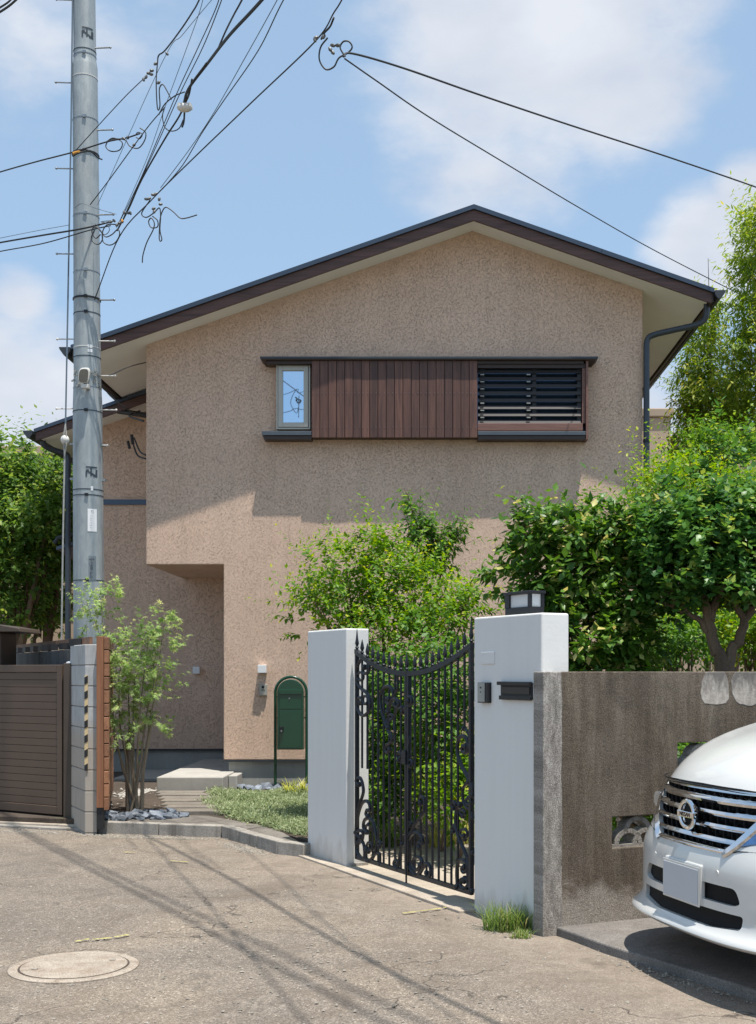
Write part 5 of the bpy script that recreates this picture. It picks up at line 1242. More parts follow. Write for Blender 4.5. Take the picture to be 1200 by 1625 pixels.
# dark backing of the openings
def patch(name, poly_, off, mat, par, nx=14, nz=4):
    zs_ = [p[1] for p in poly_]; z0, z1 = min(zs_), max(zs_); mb = MB(); vs = []
    def xr(z):
        xs = []
        n = len(poly_)
        for i in range(n):
            (x0, y0), (x1, y1) = poly_[i], poly_[(i + 1) % n]
            if (y0 <= z <= y1 or y1 <= z <= y0) and abs(y1 - y0) > 1e-6: xs.append(x0 + (x1 - x0) * (z - y0) / (y1 - y0))
        return (min(xs), max(xs)) if xs else (0, 0)
    for j in range(nz + 1):
        z = z0 + (z1 - z0) * (j * .98 + .01 * nz) / nz; xa, xb = xr(z)
        for i in range(nx + 1): a = xa + (xb - xa) * i / nx; vs.append(cs(a, z, off))
    mb.add(vs, [(j * (nx + 1) + i, j * (nx + 1) + i + 1, (j + 1) * (nx + 1) + i + 1, (j + 1) * (nx + 1) + i) for j in range(nz) for i in range(nx)])
    return mb.build(name, mat, par, True)
gr = patch('grille', grille_poly, -.045, M['cardark'], car, 20, 6)
patch('upper_intake', up_poly, -.022, M['cardark'], car); patch('lower_intake', lo_poly, -.022, M['cardark'], car)
def gxr(z): return np.interp(z, [.69, .705, .80, .955, .985], [.30, .315, .43, .56, .52])
def bar_strip(name, z0, h, dep, mat, par, w=None, off=0.0, sag=.0, k=26):
    hw_ = w if w else gxr(z0) - .012; sec = [(-.5, -dep), (-.42, -.3 * dep), (-.1, 0), (.25, -.15 * dep), (.5, -dep)]
    mb = MB(); vs = []
    for i in range(k + 1):
        a = -hw_ + 2 * hw_ * i / k; zc = z0 - sag * (1 - (a / hw_) ** 2)
        for (v, d) in sec: vs.append(cs(a, zc + v * h, off + d) if True else None)
    m_ = len(sec)
    fs = [(i * m_ + j, (i + 1) * m_ + j, (i + 1) * m_ + (j + 1) % m_, i * m_ + (j + 1) % m_) for i in range(k) for j in range(m_)]
    mb.add(vs, fs); return mb.build(name, mat, par, True)
for z0, h in ((.932, .042), (.872, .037), (.812, .036), (.752, .034)):
    bar_strip('chrome_bar', z0, h, .035, M['chrome'], gr, off=.004)
bar_strip('chrome_top', .978, .022, .03, M['chrome'], gr, .535, .006); bar_strip('chrome_bottom', .703, .024, .02, M['chrome'], gr, .315, .008)
for i in range(-8, 9):
    a = i * .062
    for z0 in (.9, .842, .782, .725, .955):
        if abs(a) < gxr(z0) - .02: MB().obox(cs(a, z0 - .018, -.04), CW * .006, -CH * -.02, (0, 0, .036)).build('fin', M['cardark'], gr)
def dense_path(p): return [q.to_2d() for q in catmull([(a, b, 0) for a, b in p], 4)]
for sd_ in (-1, 1):                                    # broad chrome blades of the V
    path = [tuple(q) for q in dense_path([(.300, .700), (.335, .725), (.40, .785), (.465, .86), (.535, .945), (.60, 1.0)])]
    vs = []
    for i, (a, z) in enumerate(path):
        w = .026 + .014 * min(i / 4, 4) / 4; vs += [cs(sd_ * (a - .006), z - .0, .004), cs(sd_ * (a + w * .8), z - .014, .014), cs(sd_ * (a + w), z - .024, .004)]
    n = len(path); fs = [(i * 3 + j, i * 3 + j + 1, i * 3 + j + 4, i * 3 + j + 3) for i in range(n - 1) for j in range(2)]
    MB().add(vs, fs).build('chrome_blade', M['chrome'], gr, True)
    # headlamp
    hp = [(.385, .735), (.70, .76), (.80, .80), (.80, .93), (.72, .985), (.645, .985)]
    hl = patch('headlamp', [(sd_ * a, z) for a, z in hp], .006, M['lens'], car, 10, 8)
    for cx_, r_ in ((.56, .045), (.68, .05)):
        c = cs(sd_ * cx_, .86, .010); MB().tube([c, c + CH * .006], r_, 18).build('lamp_ring', M['chrome'], hl, True)
# emblem
ez = .845; ec = cs(0, ez, .035); mb = MB()
pts = [ec + CW * (.068 * math.cos(a)) + Vector((0, 0, .066 * math.sin(a))) + CH * .0 for a in np.linspace(0, 2 * math.pi, 37)]
em = MB().tube(pts, .0115, 8, False).build('emblem', M['chrome'], car, True)
MB().obox(ec - CW * .078 - Vector((0, 0, .016)) - CH * .012, CW * .156, CH * .026, (0, 0, .032)).build('emblem_bar', M['chrome'], em, bevel=.004)
yaw = math.degrees(math.atan2(CW.y, CW.x))
text3('NISSAN', .030, tuple(ec + CH * .0145), M['cardark'], em, 90, yaw, .0006)
MB().tube([ec - CH * .03, ec - CH * .012], .055, 18).build('emblem_back', M['cardark'], em)
# number plate on its carrier
pz = .512
MB().obox(cw(-.178, -.014, pz - .094), CW * .356, CH * .004, (0, 0, .19)).build('plate_frame', M['carpaint'], car, bevel=.006)
cb = MB().obox(cw(-.175, -.010, pz - .09), CW * .35, -CH * .03, (0, 0, .198)).build('plate_carrier', M['carpaint'], car, bevel=.008)
MB().obox(cw(-.167, -.0180, pz - .084), CW * .334, CH * .003, (0, 0, .168)).build('number_plate', M['plate'], car, bevel=.003)
for a in (-.32, .29):
    c = cs(a, .60, .002); MB().tube([c - CH * .006, c - CH * .0005], [.016, .014], 16).build('parking_sensor', M['carpaint'], car, True)
# bonnet shut line and screen
def line_on(u0, u1, row, off=.003):
    pts = []
    for i in range(30):
        a, b, z = ringpt(row, u0 + (u1 - u0) * i / 29); pts.append(cw(a, b, z + off))
    return pts
MB().tube(line_on(-.42, .66, (.098, .990, .84, .73, .012)), .0035, 5).build('bonnet_gap', M['cardark'], car)
for sd_ in (-1, 1):                                    # shut lines of bumper and wings
    MB().tube([cs(sd_ * a, z, .0015) for a, z in ((.33, .695), (.40, .715), (.55, .725), (.70, .735), (.80, .75))], .003, 5).build('panel_gap', M['cardark'], car)
mb = MB(); vs = []; rows_ = cabin[:4]
for r in range(9):
    t = r / 8 * 2.75 + .12; j = min(int(t), 2); f = t - j; p = [rows_[j][k] * (1 - f) + rows_[j + 1][k] * f for k in range(5)]
    for i in range(21): a, b, z = ringpt(p, -.52 + 1.04 * i / 20); vs.append(cw(a, b - .012, z + .008))
mb.add(vs, [(r * 21 + i, r * 21 + i + 1, (r + 1) * 21 + i + 1, (r + 1) * 21 + i) for r in range(8) for i in range(20)]); mb.build('windscreen', M['carglass'], car, True)

# ================================================================== BACKGROUND BUILDINGS
def bld(label, x0, x1, y, d, h, mat, par=None):
    o = empty('distant_building', ((x0 + x1) / 2, y, 0), label, 'building', 'tan flat roofed buildings far behind')
    MB().box((x0, y, -.05), (x1, y + d, h)).build('wall', mat, o, bevel=.03)
    MB().box((x0 - .1, y - .1, h + .002), (x1 + .1, y + d + .1, h + .28)).build('parapet', M['tandark'], o, bevel=.03)
    return o
b1 = bld('tan flat roofed building behind the trees on the left', -26, -11.2, 38, 12, Z_(722, 38), M['tan'])
b2 = bld('tan flat roofed building seen between house and bamboo', 5.5, 8.1, 40, 12, Z_(662, 40), M['tan'])
b3 = bld('low tan building standing behind the right hand trees', 8.3, 20, 40, 10, Z_(700, 40), M['tandark'])
nb = bld('tan neighbouring house wall low behind the left tree trunks', -9.5, -6.3, 22, 3, 2.9, M['tan'])
for b, xs_, z0 in ((b1, (-18, -15, -12.9), 6.0), (b2, (6.4,), 6.5)):
    y = b.location.y
    for x in xs_:
        w = MB().box((x, y - .03, z0), (x + 1.0, y + .02, z0 + 1.1)).build('window', M['alu'], b); MB().box((x + .08, y - .04, z0 + .08), (x + .92, y - .031, z0 + 1.02)).build('pane', M['darkpane'], w)

# ================================================================== VEGETATION
LM = {}
LM['lime'] = leafmat('leaf_lime', (.06, .15, .018), (.20, .34, .03), (.42, .44, .05), .5, .42)
LM['mid'] = leafmat('leaf_mid', (.04, .11, .02), (.12, .25, .035), (.26, .38, .06), .5, .38)
LM['camellia'] = leafmat('leaf_camellia', (.035, .10, .02), (.13, .25, .035), (.58, .52, .18), .40, .32, .08)
LM['privet'] = leafmat('leaf_privet', (.035, .11, .03), (.125, .26, .05), (.32, .38, .07), .40, .30, .08)
LM['maple'] = leafmat('leaf_maple', (.18, .29, .08), (.38, .50, .19), (.58, .60, .27), .55, .45)
LM['bamboo'] = leafmat('leaf_bamboo', (.09, .17, .025), (.27, .36, .05), (.52, .48, .10), .55, .42)
LM['left'] = leafmat('leaf_left', (.045, .11, .025), (.14, .24, .045), (.30, .36, .08), .5, .42)
LM['ground'] = leafmat('leaf_ground', (.15, .21, .09), (.36, .41, .23), (.52, .53, .36), .6, .3)
LM['vari'] = leafmat('leaf_variegated', (.32, .38, .07), (.62, .60, .16), (.75, .72, .3), .5, .35)
LM['grass'] = leafmat('leaf_grass', (.09, .17, .04), (.22, .31, .08), (.5, .44, .2), .6, .4)

def limb(mb, pts, r0, r1, seg=7, wob=.0):
    q = catmull(pts, 4); n = len(q); mb.tube([p + Vector((random.gauss(0, wob), random.gauss(0, wob), 0)) for p in q], [r0 + (r1 - r0) * i / (n - 1) for i in range(n)], seg)
def tree(name, cat, label, base, lobes, dens_, ln, k, L, wr, lm, bark, tr, group=None, kind='oval', lift=.0, droop=.3, young=.3, tintb=.4, outw=.6, upw=.6, rnd=.45, shell=(.4, 1.0), tw=True, branches=None, spread=.9, extra=None, bottom=-.6, stems=1, spots=0.0):
    o = empty(name, tuple(base), label, cat, group)
    mb = MB()
    cz = sum(l[2] for l in lobes) / len(lobes); cx = sum(l[0] for l in lobes) / len(lobes); cy = sum(l[1] for l in lobes) / len(lobes)
    if branches:
        for pts, r0, r1 in branches: limb(mb, pts, r0, r1, 8, .004)
    fork = Vector(base).lerp(Vector((cx, cy, cz)), .45) if not branches else Vector(branches[0][0][-1])
    if not branches: limb(mb, [Vector(base), Vector(base).lerp(fork, .5) + Vector((random.gauss(0, .04), 0, 0)), fork], tr, tr * .7)
    for l in lobes:
        c = Vector(l[:3]); f2 = fork
        if branches: f2 = min((Vector(p[0][a_]).lerp(Vector(p[0][a_ + 1]), t_ / 8) for p in branches for a_ in range(len(p[0]) - 1) for t_ in range(9)), key=lambda q: (q - c).length + (1.5 * max(0, q.z - c.z + l[5] * .3)))
        limb(mb, [f2, f2.lerp(c, .5) + Vector((random.gauss(0, .05), random.gauss(0, .05), -.03)), c], tr * (.25 if branches else .5), tr * .12, 5)
        for j in range(3):
            e = c + Vector((random.gauss(0, l[3] * .35), random.gauss(0, l[4] * .35), abs(random.gauss(0, l[5] * .35)))); limb(mb, [c.lerp(f2, .3), e], tr * .22, tr * .06, 4)
    mb.build('trunk', bark, o, True)
    st, dr = lobes_shoots(lobes, dens_, outw, upw, rnd, shell, bottom)
    if extra is not None: st = np.concatenate([st, extra[0]]); dr = np.concatenate([dr, nrm(extra[1])])
    lens = ln * np.clip(rng.lognormal(0, .45, len(st)), .4, 2.6)
    # lower, inner shoots carry darker, older leaves
    foliage('crown', st, dr, lens, k, L, wr, lm, o, kind, lift, droop, tintb, spread, .25, young, spots=spots)
    if tw: 
        sel = rng.random(len(st)) < .5; twigs('twigs', st[sel], dr[sel], lens[sel], max(.003, L * .03), bark, o, lift)
    return o

# bright bush behind the gate, below the facade
Yb = 11.6
lb = [LB(540, 930, Yb, 62, 68, .5), LB(610, 905, Yb + .2, 60, 70, .5), LB(660, 950, Yb, 70, 65, .5), LB(560, 985, Yb - .2, 55, 55, .4), LB(700, 985, Yb - .4, 55, 50, .4), LB(500, 955, Yb, 26, 34, .3), LB(745, 960, Yb - .3, 26, 30, .3), LB(620, 1010, Yb - .3, 90, 50, .4)]
xs = [((470, 935), (-1, .25)), ((500, 880), (-.5, 1)), ((478, 985), (-1, 0)), ((520, 870), (-.2, 1)), ((565, 850), (-.05, 1)), ((573, 840), (.05, 1)), ((590, 870), (.2, 1)), ((620, 860), (.2, 1)), ((765, 930), (.8, .6)), ((470, 960), (-1, .1)), ((555, 860), (-.15, 1)), ((770, 950), (1, .2)), ((610, 850), (.0, 1))]
ex = (np.array([tuple(P(a[0], a[1] + 22, Yb)) for a, d in xs for _ in range(3)]), np.array([(d[0] + random.gauss(0, .12), random.gauss(0, .2), d[1] + random.gauss(0, .1)) for a, d in xs for _ in range(3)]))
tree('flowering_shrub', 'shrub', 'bright lime green shrub rising above the iron gate', P(610, 1200, Yb + .0).to_tuple()[:2] + (.0,), lb, 88, .22, 10, .064, .6, LM['lime'], M['bark'], .05, tw=False, spots=.02, young=.42, tintb=.34, extra=ex, bottom=-.9, shell=(.15, 1.0))
# slender taller sapling behind it
Ys = 12.4; so_ = []; sd_l = []
lb = [LB(665, 850, Ys, 22, 34, .15), LB(700, 870, Ys, 22, 26, .15), LB(685, 905, Ys, 30, 26, .15), LB(650, 810, Ys, 7, 14, .08), LB(725, 850, Ys, 12, 14, .08)]
tree('sapling', 'sapling', 'slender open sapling with drooping leaves taller than the lime shrub', (P(668, 1200, Ys).x, Ys, 0), lb, 200, .2, 8, .098, .36, LM['mid'], M['bark'], .016, droop=.7, young=.1, tintb=.45, upw=.8, shell=(.1, 1.0),
     branches=[([(P(668, 1200, Ys).x, Ys, 0), P(680, 1000, Ys), P(672, 900, Ys), P(652, 800, Ys), P(641, 775, Ys)], .022, .003), ([P(680, 1000, Ys), P(700, 910, Ys), P(728, 845, Ys), P(740, 825, Ys)], .014, .003)])
# planting seen through the gate
for i, (px, py, Y, rx, rz, lab_, lm) in enumerate(((600, 1130, 10.9, 45, 95, 'dark leafy shrub filling the left half of the gate opening', 'mid'), (700, 1110, 10.2, 50, 100, 'tall leafy shrub filling the right half of the gate opening', 'mid'),
        (660, 1220, 10.6, 60, 70, 'bright low shrub in the middle behind the iron gate', 'lime'), (725, 1250, 9.7, 35, 60, 'bright broad leaved shrub low behind the right gate leaf', 'lime'), (600, 1260, 10.7, 35, 55, 'low green shrub behind the left gate leaf', 'mid'))):
    s = Y / F; c = P(px, py, Y); lbs = [(c.x + rx * s * dx, Y + dy, max(.25, c.z + rz * s * dz), rx * s * .7, .35, rz * s * .62) for dx, dy, dz in ((0, 0, 0), (-.5, .2, .4), (.5, .1, .4), (-.4, -.1, -.45), (.45, -.1, -.45))]
    tree('garden_shrub', 'shrub', lab_, (c.x, Y, 0), lbs, 100, .2, 7, .07, .62, LM[lm], M['bark'], .02, 'garden shrubs behind the iron gate', young=.2, tintb=.45, tw=False, bottom=-1)
# camellia hedge
Yc = 9.6
lb = [LB(850, 850, Yc, 34, 36, .3), LB(900, 850, Yc, 48, 42, .4), LB(960, 850, Yc, 50, 42, .4), LB(1005, 870, Yc, 36, 45, .4), LB(855, 905, Yc, 42, 50, .35), LB(915, 930, Yc - .1, 60, 60, .4), LB(980, 940, Yc, 52, 60, .4), LB(870, 970, Yc, 45, 50, .4), LB(930, 1020, Yc - .2, 62, 55, .4), LB(1000, 1020, Yc, 45, 50, .4), LB(960, 1080, Yc, 80, 50, .4)]
xs = [((830, 830), (-.4, .6)), ((822, 815), (-.2, 1)), ((805, 890), (-1, .3)), ((790, 905), (-1, .1)), ((850, 815), (.1, 1)), ((815, 870), (-.8, .5)), ((840, 850), (-.4, .6)), ((800, 930), (-.9, -.2)), ((780, 900), (-1, 0))]
ex = (np.array([tuple(P(a[0] + 4, a[1] + 10, Yc)) for a, d in xs for _ in range(3)]), np.array([(d[0] + random.gauss(0, .15), random.gauss(0, .3), d[1] + random.gauss(0, .1)) for a, d in xs for _ in range(3)]))
tree('camellia', 'shrub', 'dense glossy camellia with yellowing leaves behind the lamp pillar', (P(920, 1200, Yc).x, Yc, 0), lb, 120, .15, 8, .098, .6, LM['camellia'], M['bark'], .05, tw=False, spots=.05, young=.12, tintb=.42, extra=ex, bottom=-1,
     branches=[([(P(850, 1200, Yc).x, Yc, 0), P(838, 1000, Yc), P(836, 900, Yc), P(832, 830, Yc)], .03, .01), ([(P(920, 1200, Yc).x, Yc, 0), P(930, 1000, Yc), P(925, 900, Yc)], .04, .015)])
# crape myrtle with forked trunk at right
Yp = 9.2
lb = [LB(1078, 855, Yp, 50, 42, .5), LB(1140, 830, Yp, 36, 50, .5), LB(1200, 830, Yp, 38, 60, .6), LB(1060, 960, Yp, 40, 30, .4), LB(1200, 950, Yp - .2, 40, 30, .5), LB(1085, 965, Yp + .3, 46, 26, .3), LB(1170, 950, Yp + .4, 40, 24, .3), LB(1060, 860, Yp, 42, 50, .4), LB(1110, 870, Yp - .2, 60, 62, .5), LB(1175, 870, Yp, 60, 70, .6), LB(1075, 925, Yp - .1, 46, 38, .4), LB(1150, 930, Yp - .2, 60, 36, .5), LB(1240, 880, Yp, 70, 90, .7), LB(1030, 890, Yp, 22, 40, .3)]
xs = [((1140, 710), (0, 1)), ((1135, 700), (-.1, 1)), ((1195, 705), (.1, 1)), ((1105, 745), (-.3, 1)), ((1060, 760), (-.5, 1)), ((1042, 800), (-.8, .7)), ((1165, 725), (.1, 1)), ((1180, 720), (0, 1)), ((1120, 735), (-.1, 1)), ((1080, 770), (-.2, 1))]
ex = (np.array([tuple(P(a[0], a[1] + 18, Yp)) for a, d in xs for _ in range(3)]), np.array([(d[0] + random.gauss(0, .12), random.gauss(0, .2), d[1]) for a, d in xs for _ in range(3)]))
bz = P(1150, 1100, Yp)
tree('garden_tree', 'tree', 'round leaved tree with forked brown trunk right behind the old wall', (bz.x, Yp, 0), lb, 105, .17, 9, .078, .78, LM['privet'], M['bark'], .05, tw=False, young=.3, tintb=.4, upw=.9, extra=ex, bottom=-.7,
     branches=[([(bz.x, Yp, 0), P(1146, 1075, Yp), P(1135, 1030, Yp), P(1126, 990, Yp), P(1118, 955, Yp), P(1105, 930, Yp)], .062, .028), ([(bz.x + .05, Yp, .1), P(1158, 1060, Yp), P(1172, 1020, Yp), P(1182, 985, Yp), P(1200, 960, Yp), P(1220, 920, Yp)], .048, .024), ([P(1182, 985, Yp), P(1170, 965, Yp), P(1160, 940, Yp)], .03, .02),
               ([P(1126, 985, Yp), P(1136, 955, Yp), P(1150, 930, Yp)], .04, .022), ([P(1128, 1010, Yp), P(1112, 985, Yp), P(1095, 975, Yp), P(1080, 955, Yp)], .03, .014)])
# layers behind it
def clump(label, px, py, Y, rx, rz, lm, L, dn, name='background_shrub', cat='shrub', grp='background shrubs on the right', wr=.5, young=.3, tintb=.5, base=0, ln=.3, k=8, dr_=.3):
    s = Y / F; c = P(px, py, Y); lbs = []
    for i in range(7):
        a = i * 2.4; rr = .0 if i == 0 else .62; lbs.append((c.x + rx * s * rr * math.cos(a), Y + .3 * math.sin(a), c.z + rz * s * rr * math.sin(a * 1.3), rx * s * .55, .5, rz * s * .5))
    return tree(name, cat, label, (c.x, Y, base), lbs, dn, ln, k, L, wr, LM[lm], M['bark'], .05, grp, young=young, tintb=tintb, tw=False, bottom=-1, droop=dr_)
clump('yellow green shrub just right of the downpipe', 1060, 790, 13.0, 55, 95, 'lime', .07, 60)
clump('yellow green shrub below the bamboo at the right edge', 1170, 800, 13.5, 70, 85, 'lime', .07, 55)
clump('low lime green shrub seen through the forked trunk', 1120, 1000, 11.5, 110, 55, 'lime', .07, 65)
clump('dark shrub low between camellia and forked trunk', 1060, 1030, 10.6, 60, 55, 'mid', .07, 70)
clump('lime shrub at the right edge behind the old wall', 1215, 1010, 11.0, 60, 70, 'lime', .07, 65)
clump('shrub pressed close behind the pierced old wall', 1030, 1230, 8.7, 120, 130, 'mid', .07, 60, ln=.15)
clump('deep green shrub under the bamboo', 1130, 720, 16.5, 60, 60, 'mid', .09, 40)
# feathery bamboo-like trees
def bamboo(label, px, Y, top, lobes_px, seed):
    random.seed(seed); b0 = Vector((P(px, 1000, Y).x, Y, 0)); tp = P(px + 6, top, Y)
    lbs = [LB(a, b, Y + random.uniform(-.4, .4), c, d, .6) for a, b, c, d in lobes_px]
    tree('feathery_tree', 'tree', label, tuple(b0), lbs, 75, .34, 12, .125, .28, LM['bamboo'], M['barkpale'], .035, 'feathery trees at the right', young=.3, tintb=.48, droop=.55, upw=.35, tw=False, bottom=-1, branches=[([b0, b0.lerp(tp, .5) + Vector((.1, 0, 0)), tp], .05, .004)], shell=(.2, 1.0))
bamboo('tall feathery tree at the upper right edge', 1195, 17.5, 325, [(1198, 350, 14, 18), (1198, 395, 18, 22), (1192, 440, 22, 26), (1205, 500, 34, 34), (1190, 560, 36, 34), (1200, 620, 55, 40), (1180, 680, 52, 40), (1240, 420, 40, 70), (1270, 560, 60, 80)], 4)
bamboo('shorter feathery tree left of the tall one', 1118, 18.5, 410, [(1122, 500, 12, 22), (1116, 545, 24, 22), (1105, 590, 26, 22), (1128, 620, 38, 28), (1110, 665, 32, 26), (1150, 650, 38, 35), (1140, 700, 48, 34), (1100, 640, 16, 18)], 5)
# left trees
def ltree(label, px, Y, lobes_px, seed, dn=58, bx=None):
    random.seed(seed); lbs = [LB(a, b, Y + random.uniform(-.5, .5), c, d, .8) for a, b, c, d in lobes_px]; b0 = Vector((P(bx or px, 1000, Y).x, Y, 0))
    tree('broadleaf_tree', 'tree', label, tuple(b0), lbs, dn, .36, 9, .115, .6, LM['left'], M['bark'], .13, 'broadleaf trees at the left', young=.35, tintb=.45, tw=False, bottom=-.9, droop=.4, shell=(.35, 1.0))
ltree('large broadleaf tree at the left edge behind the brown gate', 30, 18.5, [(10, 735, 36, 36), (45, 780, 45, 38), (-20, 790, 50, 50), (20, 840, 52, 40), (75, 830, 36, 34), (-10, 900, 50, 45), (45, 905, 50, 38), (85, 880, 30, 36), (10, 975, 40, 34), (-60, 850, 60, 120)], 6)
ltree('slimmer broadleaf tree between the left edge and the pole', 92, 20.0, [(95, 760, 24, 26), (100, 800, 30, 32), (78, 800, 22, 30), (105, 860, 26, 40), (80, 960, 30, 22), (60, 990, 26, 18)], 7, bx=60)
ltree('far broadleaf tree under the left eave', 150, 26.0, [(60, 880, 50, 50), (100, 920, 50, 40), (30, 940, 50, 50)], 8)
# maple beside the fence
Ym = 12.0; mbz = Vector((P(213, 1285, Ym).x, Ym, .1))
lb = [LB(186, 1085, Ym - .1, 18, 40, .15), LB(185, 1150, Ym - .1, 14, 24, .12), LB(205, 1060, Ym, 34, 34, .25), LB(235, 1020, Ym, 32, 32, .25), LB(262, 975, Ym, 18, 16, .14), LB(245, 1070, Ym, 34, 32, .25), LB(200, 1110, Ym, 26, 36, .25), LB(232, 1120, Ym, 30, 30, .25), LB(262, 1020, Ym, 18, 24, .18), LB(150, 975, Ym + .2, 26, 24, .2), LB(160, 950, Ym + .2, 18, 18, .14), LB(180, 1025, Ym, 22, 30, .2), LB(225, 1160, Ym, 26, 14, .2), LB(270, 1155, Ym, 12, 10, .1), LB(128, 955, Ym + .2, 12, 14, .1), LB(185, 940, Ym + .1, 9, 10, .08)]
brs = []
for i, (tx, ty, mx2) in enumerate(((262, 975, 240), (235, 1010, 222), (205, 1040, 205), (190, 1060, 190), (160, 950, 178), (246, 1070, 232), (175, 1010, 180), (215, 1080, 212), (270, 1150, 245))):
    brs.append(([mbz + Vector((random.uniform(-.07, .07), random.uniform(-.06, .06), 0)), P((mx2 + 213) / 2, 1220, Ym), P(mx2, 1140, Ym + random.uniform(-.1, .1)), P(tx, ty, Ym)], .017, .004))
tree('maple', 'tree', 'young multi stemmed maple with pale green star leaves beside the fence', tuple(mbz), lb, 52, .15, 9, .078, 1, LM['maple'], M['barkpale'], .012, kind='star', young=.3, tintb=.42, droop=.35, upw=.25, shell=(.1, 1.0), branches=brs, bottom=-1)
# clumps of grass-like plants
def blades(name, label, cat, px, py, z0, n, h, w, lean, lm, rad, group=None, droop=.9):
    c = G(px, py, z0); o = empty(name, tuple(c), label, cat, group)
    vs, fs, tints = [], [], []
    for i in range(n):
        a = random.uniform(0, 6.28); r = rad * random.random() ** .6; b = Vector((c.x + r * math.cos(a), c.y + r * math.sin(a) * .6, z0)); an = random.uniform(0, 6.28); ln = random.uniform(.1, 1) * lean; hh_ = h * random.uniform(.45, 1.1)
        d = Vector((math.cos(an), math.sin(an), 0)); sdv = Vector((-d.y, d.x, 0)) * w * .5; k = len(vs); m_ = 5
        for j in range(m_):
            t = j / (m_ - 1); p = b + d * ln * hh_ * t * (.4 + t * .9) + Vector((0, 0, hh_ * (t - droop * ln * .45 * t ** 3))); ww = (1 - t ** 2) * .95 + .05; vs += [p - sdv * ww, p + sdv * ww]
        fs += [(k + 2 * j, k + 2 * j + 1, k + 2 * j + 3, k + 2 * j + 2) for j in range(m_ - 1)]; tints += [random.random()] * (m_ - 1)
    org = origin(o); me = bpy.data.meshes.new('blades'); me.from_pydata([tuple(v - org) for v in vs], [], fs); at = me.attributes.new('tint', 'FLOAT', 'FACE'); at.data.foreach_set('value', tints); link('blades', me, LM[lm], o); return o
random.seed(21)
blades('grass_tuft', 'bright green grass tuft at the foot of the letter slot pillar', 'grass tuft', 806, 1476, .0, 420, .20, .005, .75, 'grass', .15)
blades('grass_tuft', 'small yellowed grass tuft beside the wall end', 'grass tuft', 828, 1489, .0, 120, .07, .005, .9, 'grass', .07)
blades('strap_leaf_plant', 'small strap leaved weed at the foot of the block wall', 'plant', 119, 1312, .0, 46, .19, .013, 1.1, 'grass', .05)
blades('variegated_grass', 'left yellow variegated grass clump under the mailbox', 'plant', 462, 1263, .1, 46, .24, .014, .9, 'vari', .08, 'yellow variegated grass clumps')
blades('variegated_grass', 'right yellow variegated grass clump touching the left gate pillar', 'plant', 482, 1262, .1, 46, .26, .014, .8, 'vari', .07, 'yellow variegated grass clumps')
for i, (x, y) in enumerate(((700, 1345), (735, 1340), (612, 1345))):
    blades('garden_grass', ['yellow leaved clump low behind the middle of the gate', 'yellow leaved clump behind the right gate hinge', 'grassy clump low behind the left gate leaf'][i], 'plant', x, y, .01, 70, .32, .014, .9, 'vari' if i < 2 else 'grass', .12, 'low clumps behind the gate')
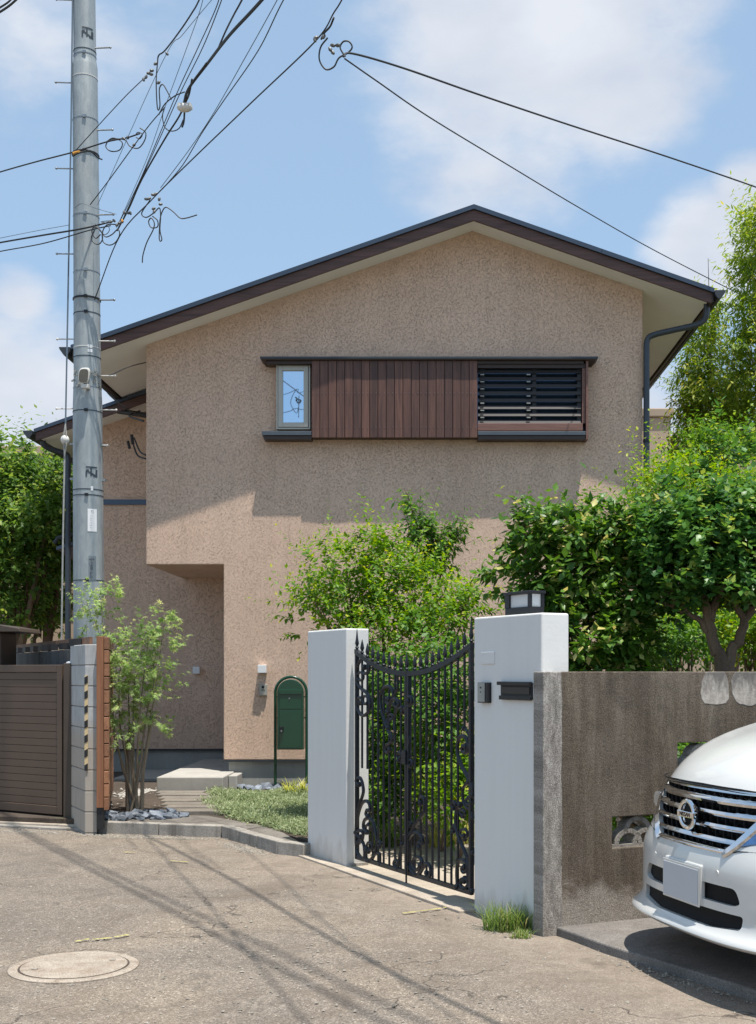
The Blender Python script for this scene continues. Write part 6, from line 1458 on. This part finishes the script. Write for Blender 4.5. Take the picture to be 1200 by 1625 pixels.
# creeping ground cover
def cover():
    poly = [(-2.55, 14.15), (-2.45, 13.2), (-2.2, 12.35), (-1.75, 11.6), (-1.32, 10.95), (-1.10, 10.55), (-.95, 11.5), (-.95, 13.9), (-1.5, 14.35)]
    n = 7500; pts = []
    def inside(x, y):
        c = False; m_ = len(poly)
        for i in range(m_):
            (x0, y0), (x1, y1) = poly[i], poly[i - 1]
            if (y0 > y) != (y1 > y) and x < (x1 - x0) * (y - y0) / (y1 - y0) + x0: c = not c
        return c
    while len(pts) < n:
        x, y = random.uniform(-2.7, -.85), random.uniform(10.4, 14.4)
        if inside(x + random.gauss(0, .03), y + random.gauss(0, .05)): pts.append((x, y, .085 + .03 * math.sin(x * 7) * math.sin(y * 5) + random.uniform(0, .02)))
    st = np.array(pts); dr = rng.normal(0, .8, (n, 3)); dr[:, 2] = np.abs(dr[:, 2]) * .5 + .35
    o = foliage('ground_cover', st, dr, np.full(n, .085), 7, .042, .36, LM['ground'], None, spread=.8, tintb=.4, droop=.1, young=.1)
    tag(o, 'grey green creeping ground cover between path and white pillar', 'ground cover', kind='stuff')
cover()
# slate rocks
def rock_mesh(seed):
    rnd = random.Random(seed); bm = bmesh.new(); bmesh.ops.create_icosphere(bm, subdivisions=1, radius=1)
    for v in bm.verts: v.co *= rnd.uniform(.7, 1.2)
    for _ in range(5):
        n = Vector((rnd.gauss(0, 1), rnd.gauss(0, 1), rnd.gauss(0, 1))).normalized(); d = rnd.uniform(.45, .7)
        for v in bm.verts:
            k = v.co.dot(n) - d
            if k > 0: v.co -= n * k
    for v in bm.verts: v.co.z *= .62
    me = bpy.data.meshes.new('rock'); bm.to_mesh(me); bm.free(); me.materials.append(M['rock']); return me
rms = [rock_mesh(i) for i in range(9)]
random.seed(5)
def rocks(n, cx, cy, rx, ry, z, smin, smax, label, group, keep=None):
    for i in range(n):
        for _ in range(50):
            x, y = cx + random.uniform(-1, 1) * rx, cy + random.uniform(-1, 1) * ry
            if ((x - cx) / rx) ** 2 + ((y - cy) / ry) ** 2 < 1: break
        s = random.uniform(smin, smax); o = bpy.data.objects.new('rock', random.choice(rms)); COL.objects.link(o)
        o.location = (x, y, z + s * .3); o.scale = (s * random.uniform(.8, 1.4), s * random.uniform(.7, 1.1), s * random.uniform(.7, 1.2)); o.rotation_euler = (random.uniform(-.4, .4), random.uniform(-.4, .4), random.uniform(0, 6.28))
        tag(o, label, 'rock', group)
rocks(95, -2.92, 11.95, .50, .34, .10, .035, .085, 'blue grey slate rock in the bed around the maple stems', 'slate rocks around the maple')
rocks(26, -2.98, 11.78, .42, .14, .10, .06, .10, 'blue grey slate rock in the bed around the maple stems', 'slate rocks around the maple')
rocks(34, -1.86, 14.75, .52, .26, .08, .05, .11, 'blue grey slate rock against the house foundation by the mailbox', 'slate rocks under the mailbox')
# small standpipe and things near the maple
q = P(206, 1240, 12.5); tag(MB().lathe((q.x, 12.5, .1), [(.045, 0), (.045, .68), (.05, .70), (.05, .74), (.03, .75)], 16).build('standpipe', M['steel'], None, True), 'slim grey metal standpipe behind the maple stems', 'standpipe')
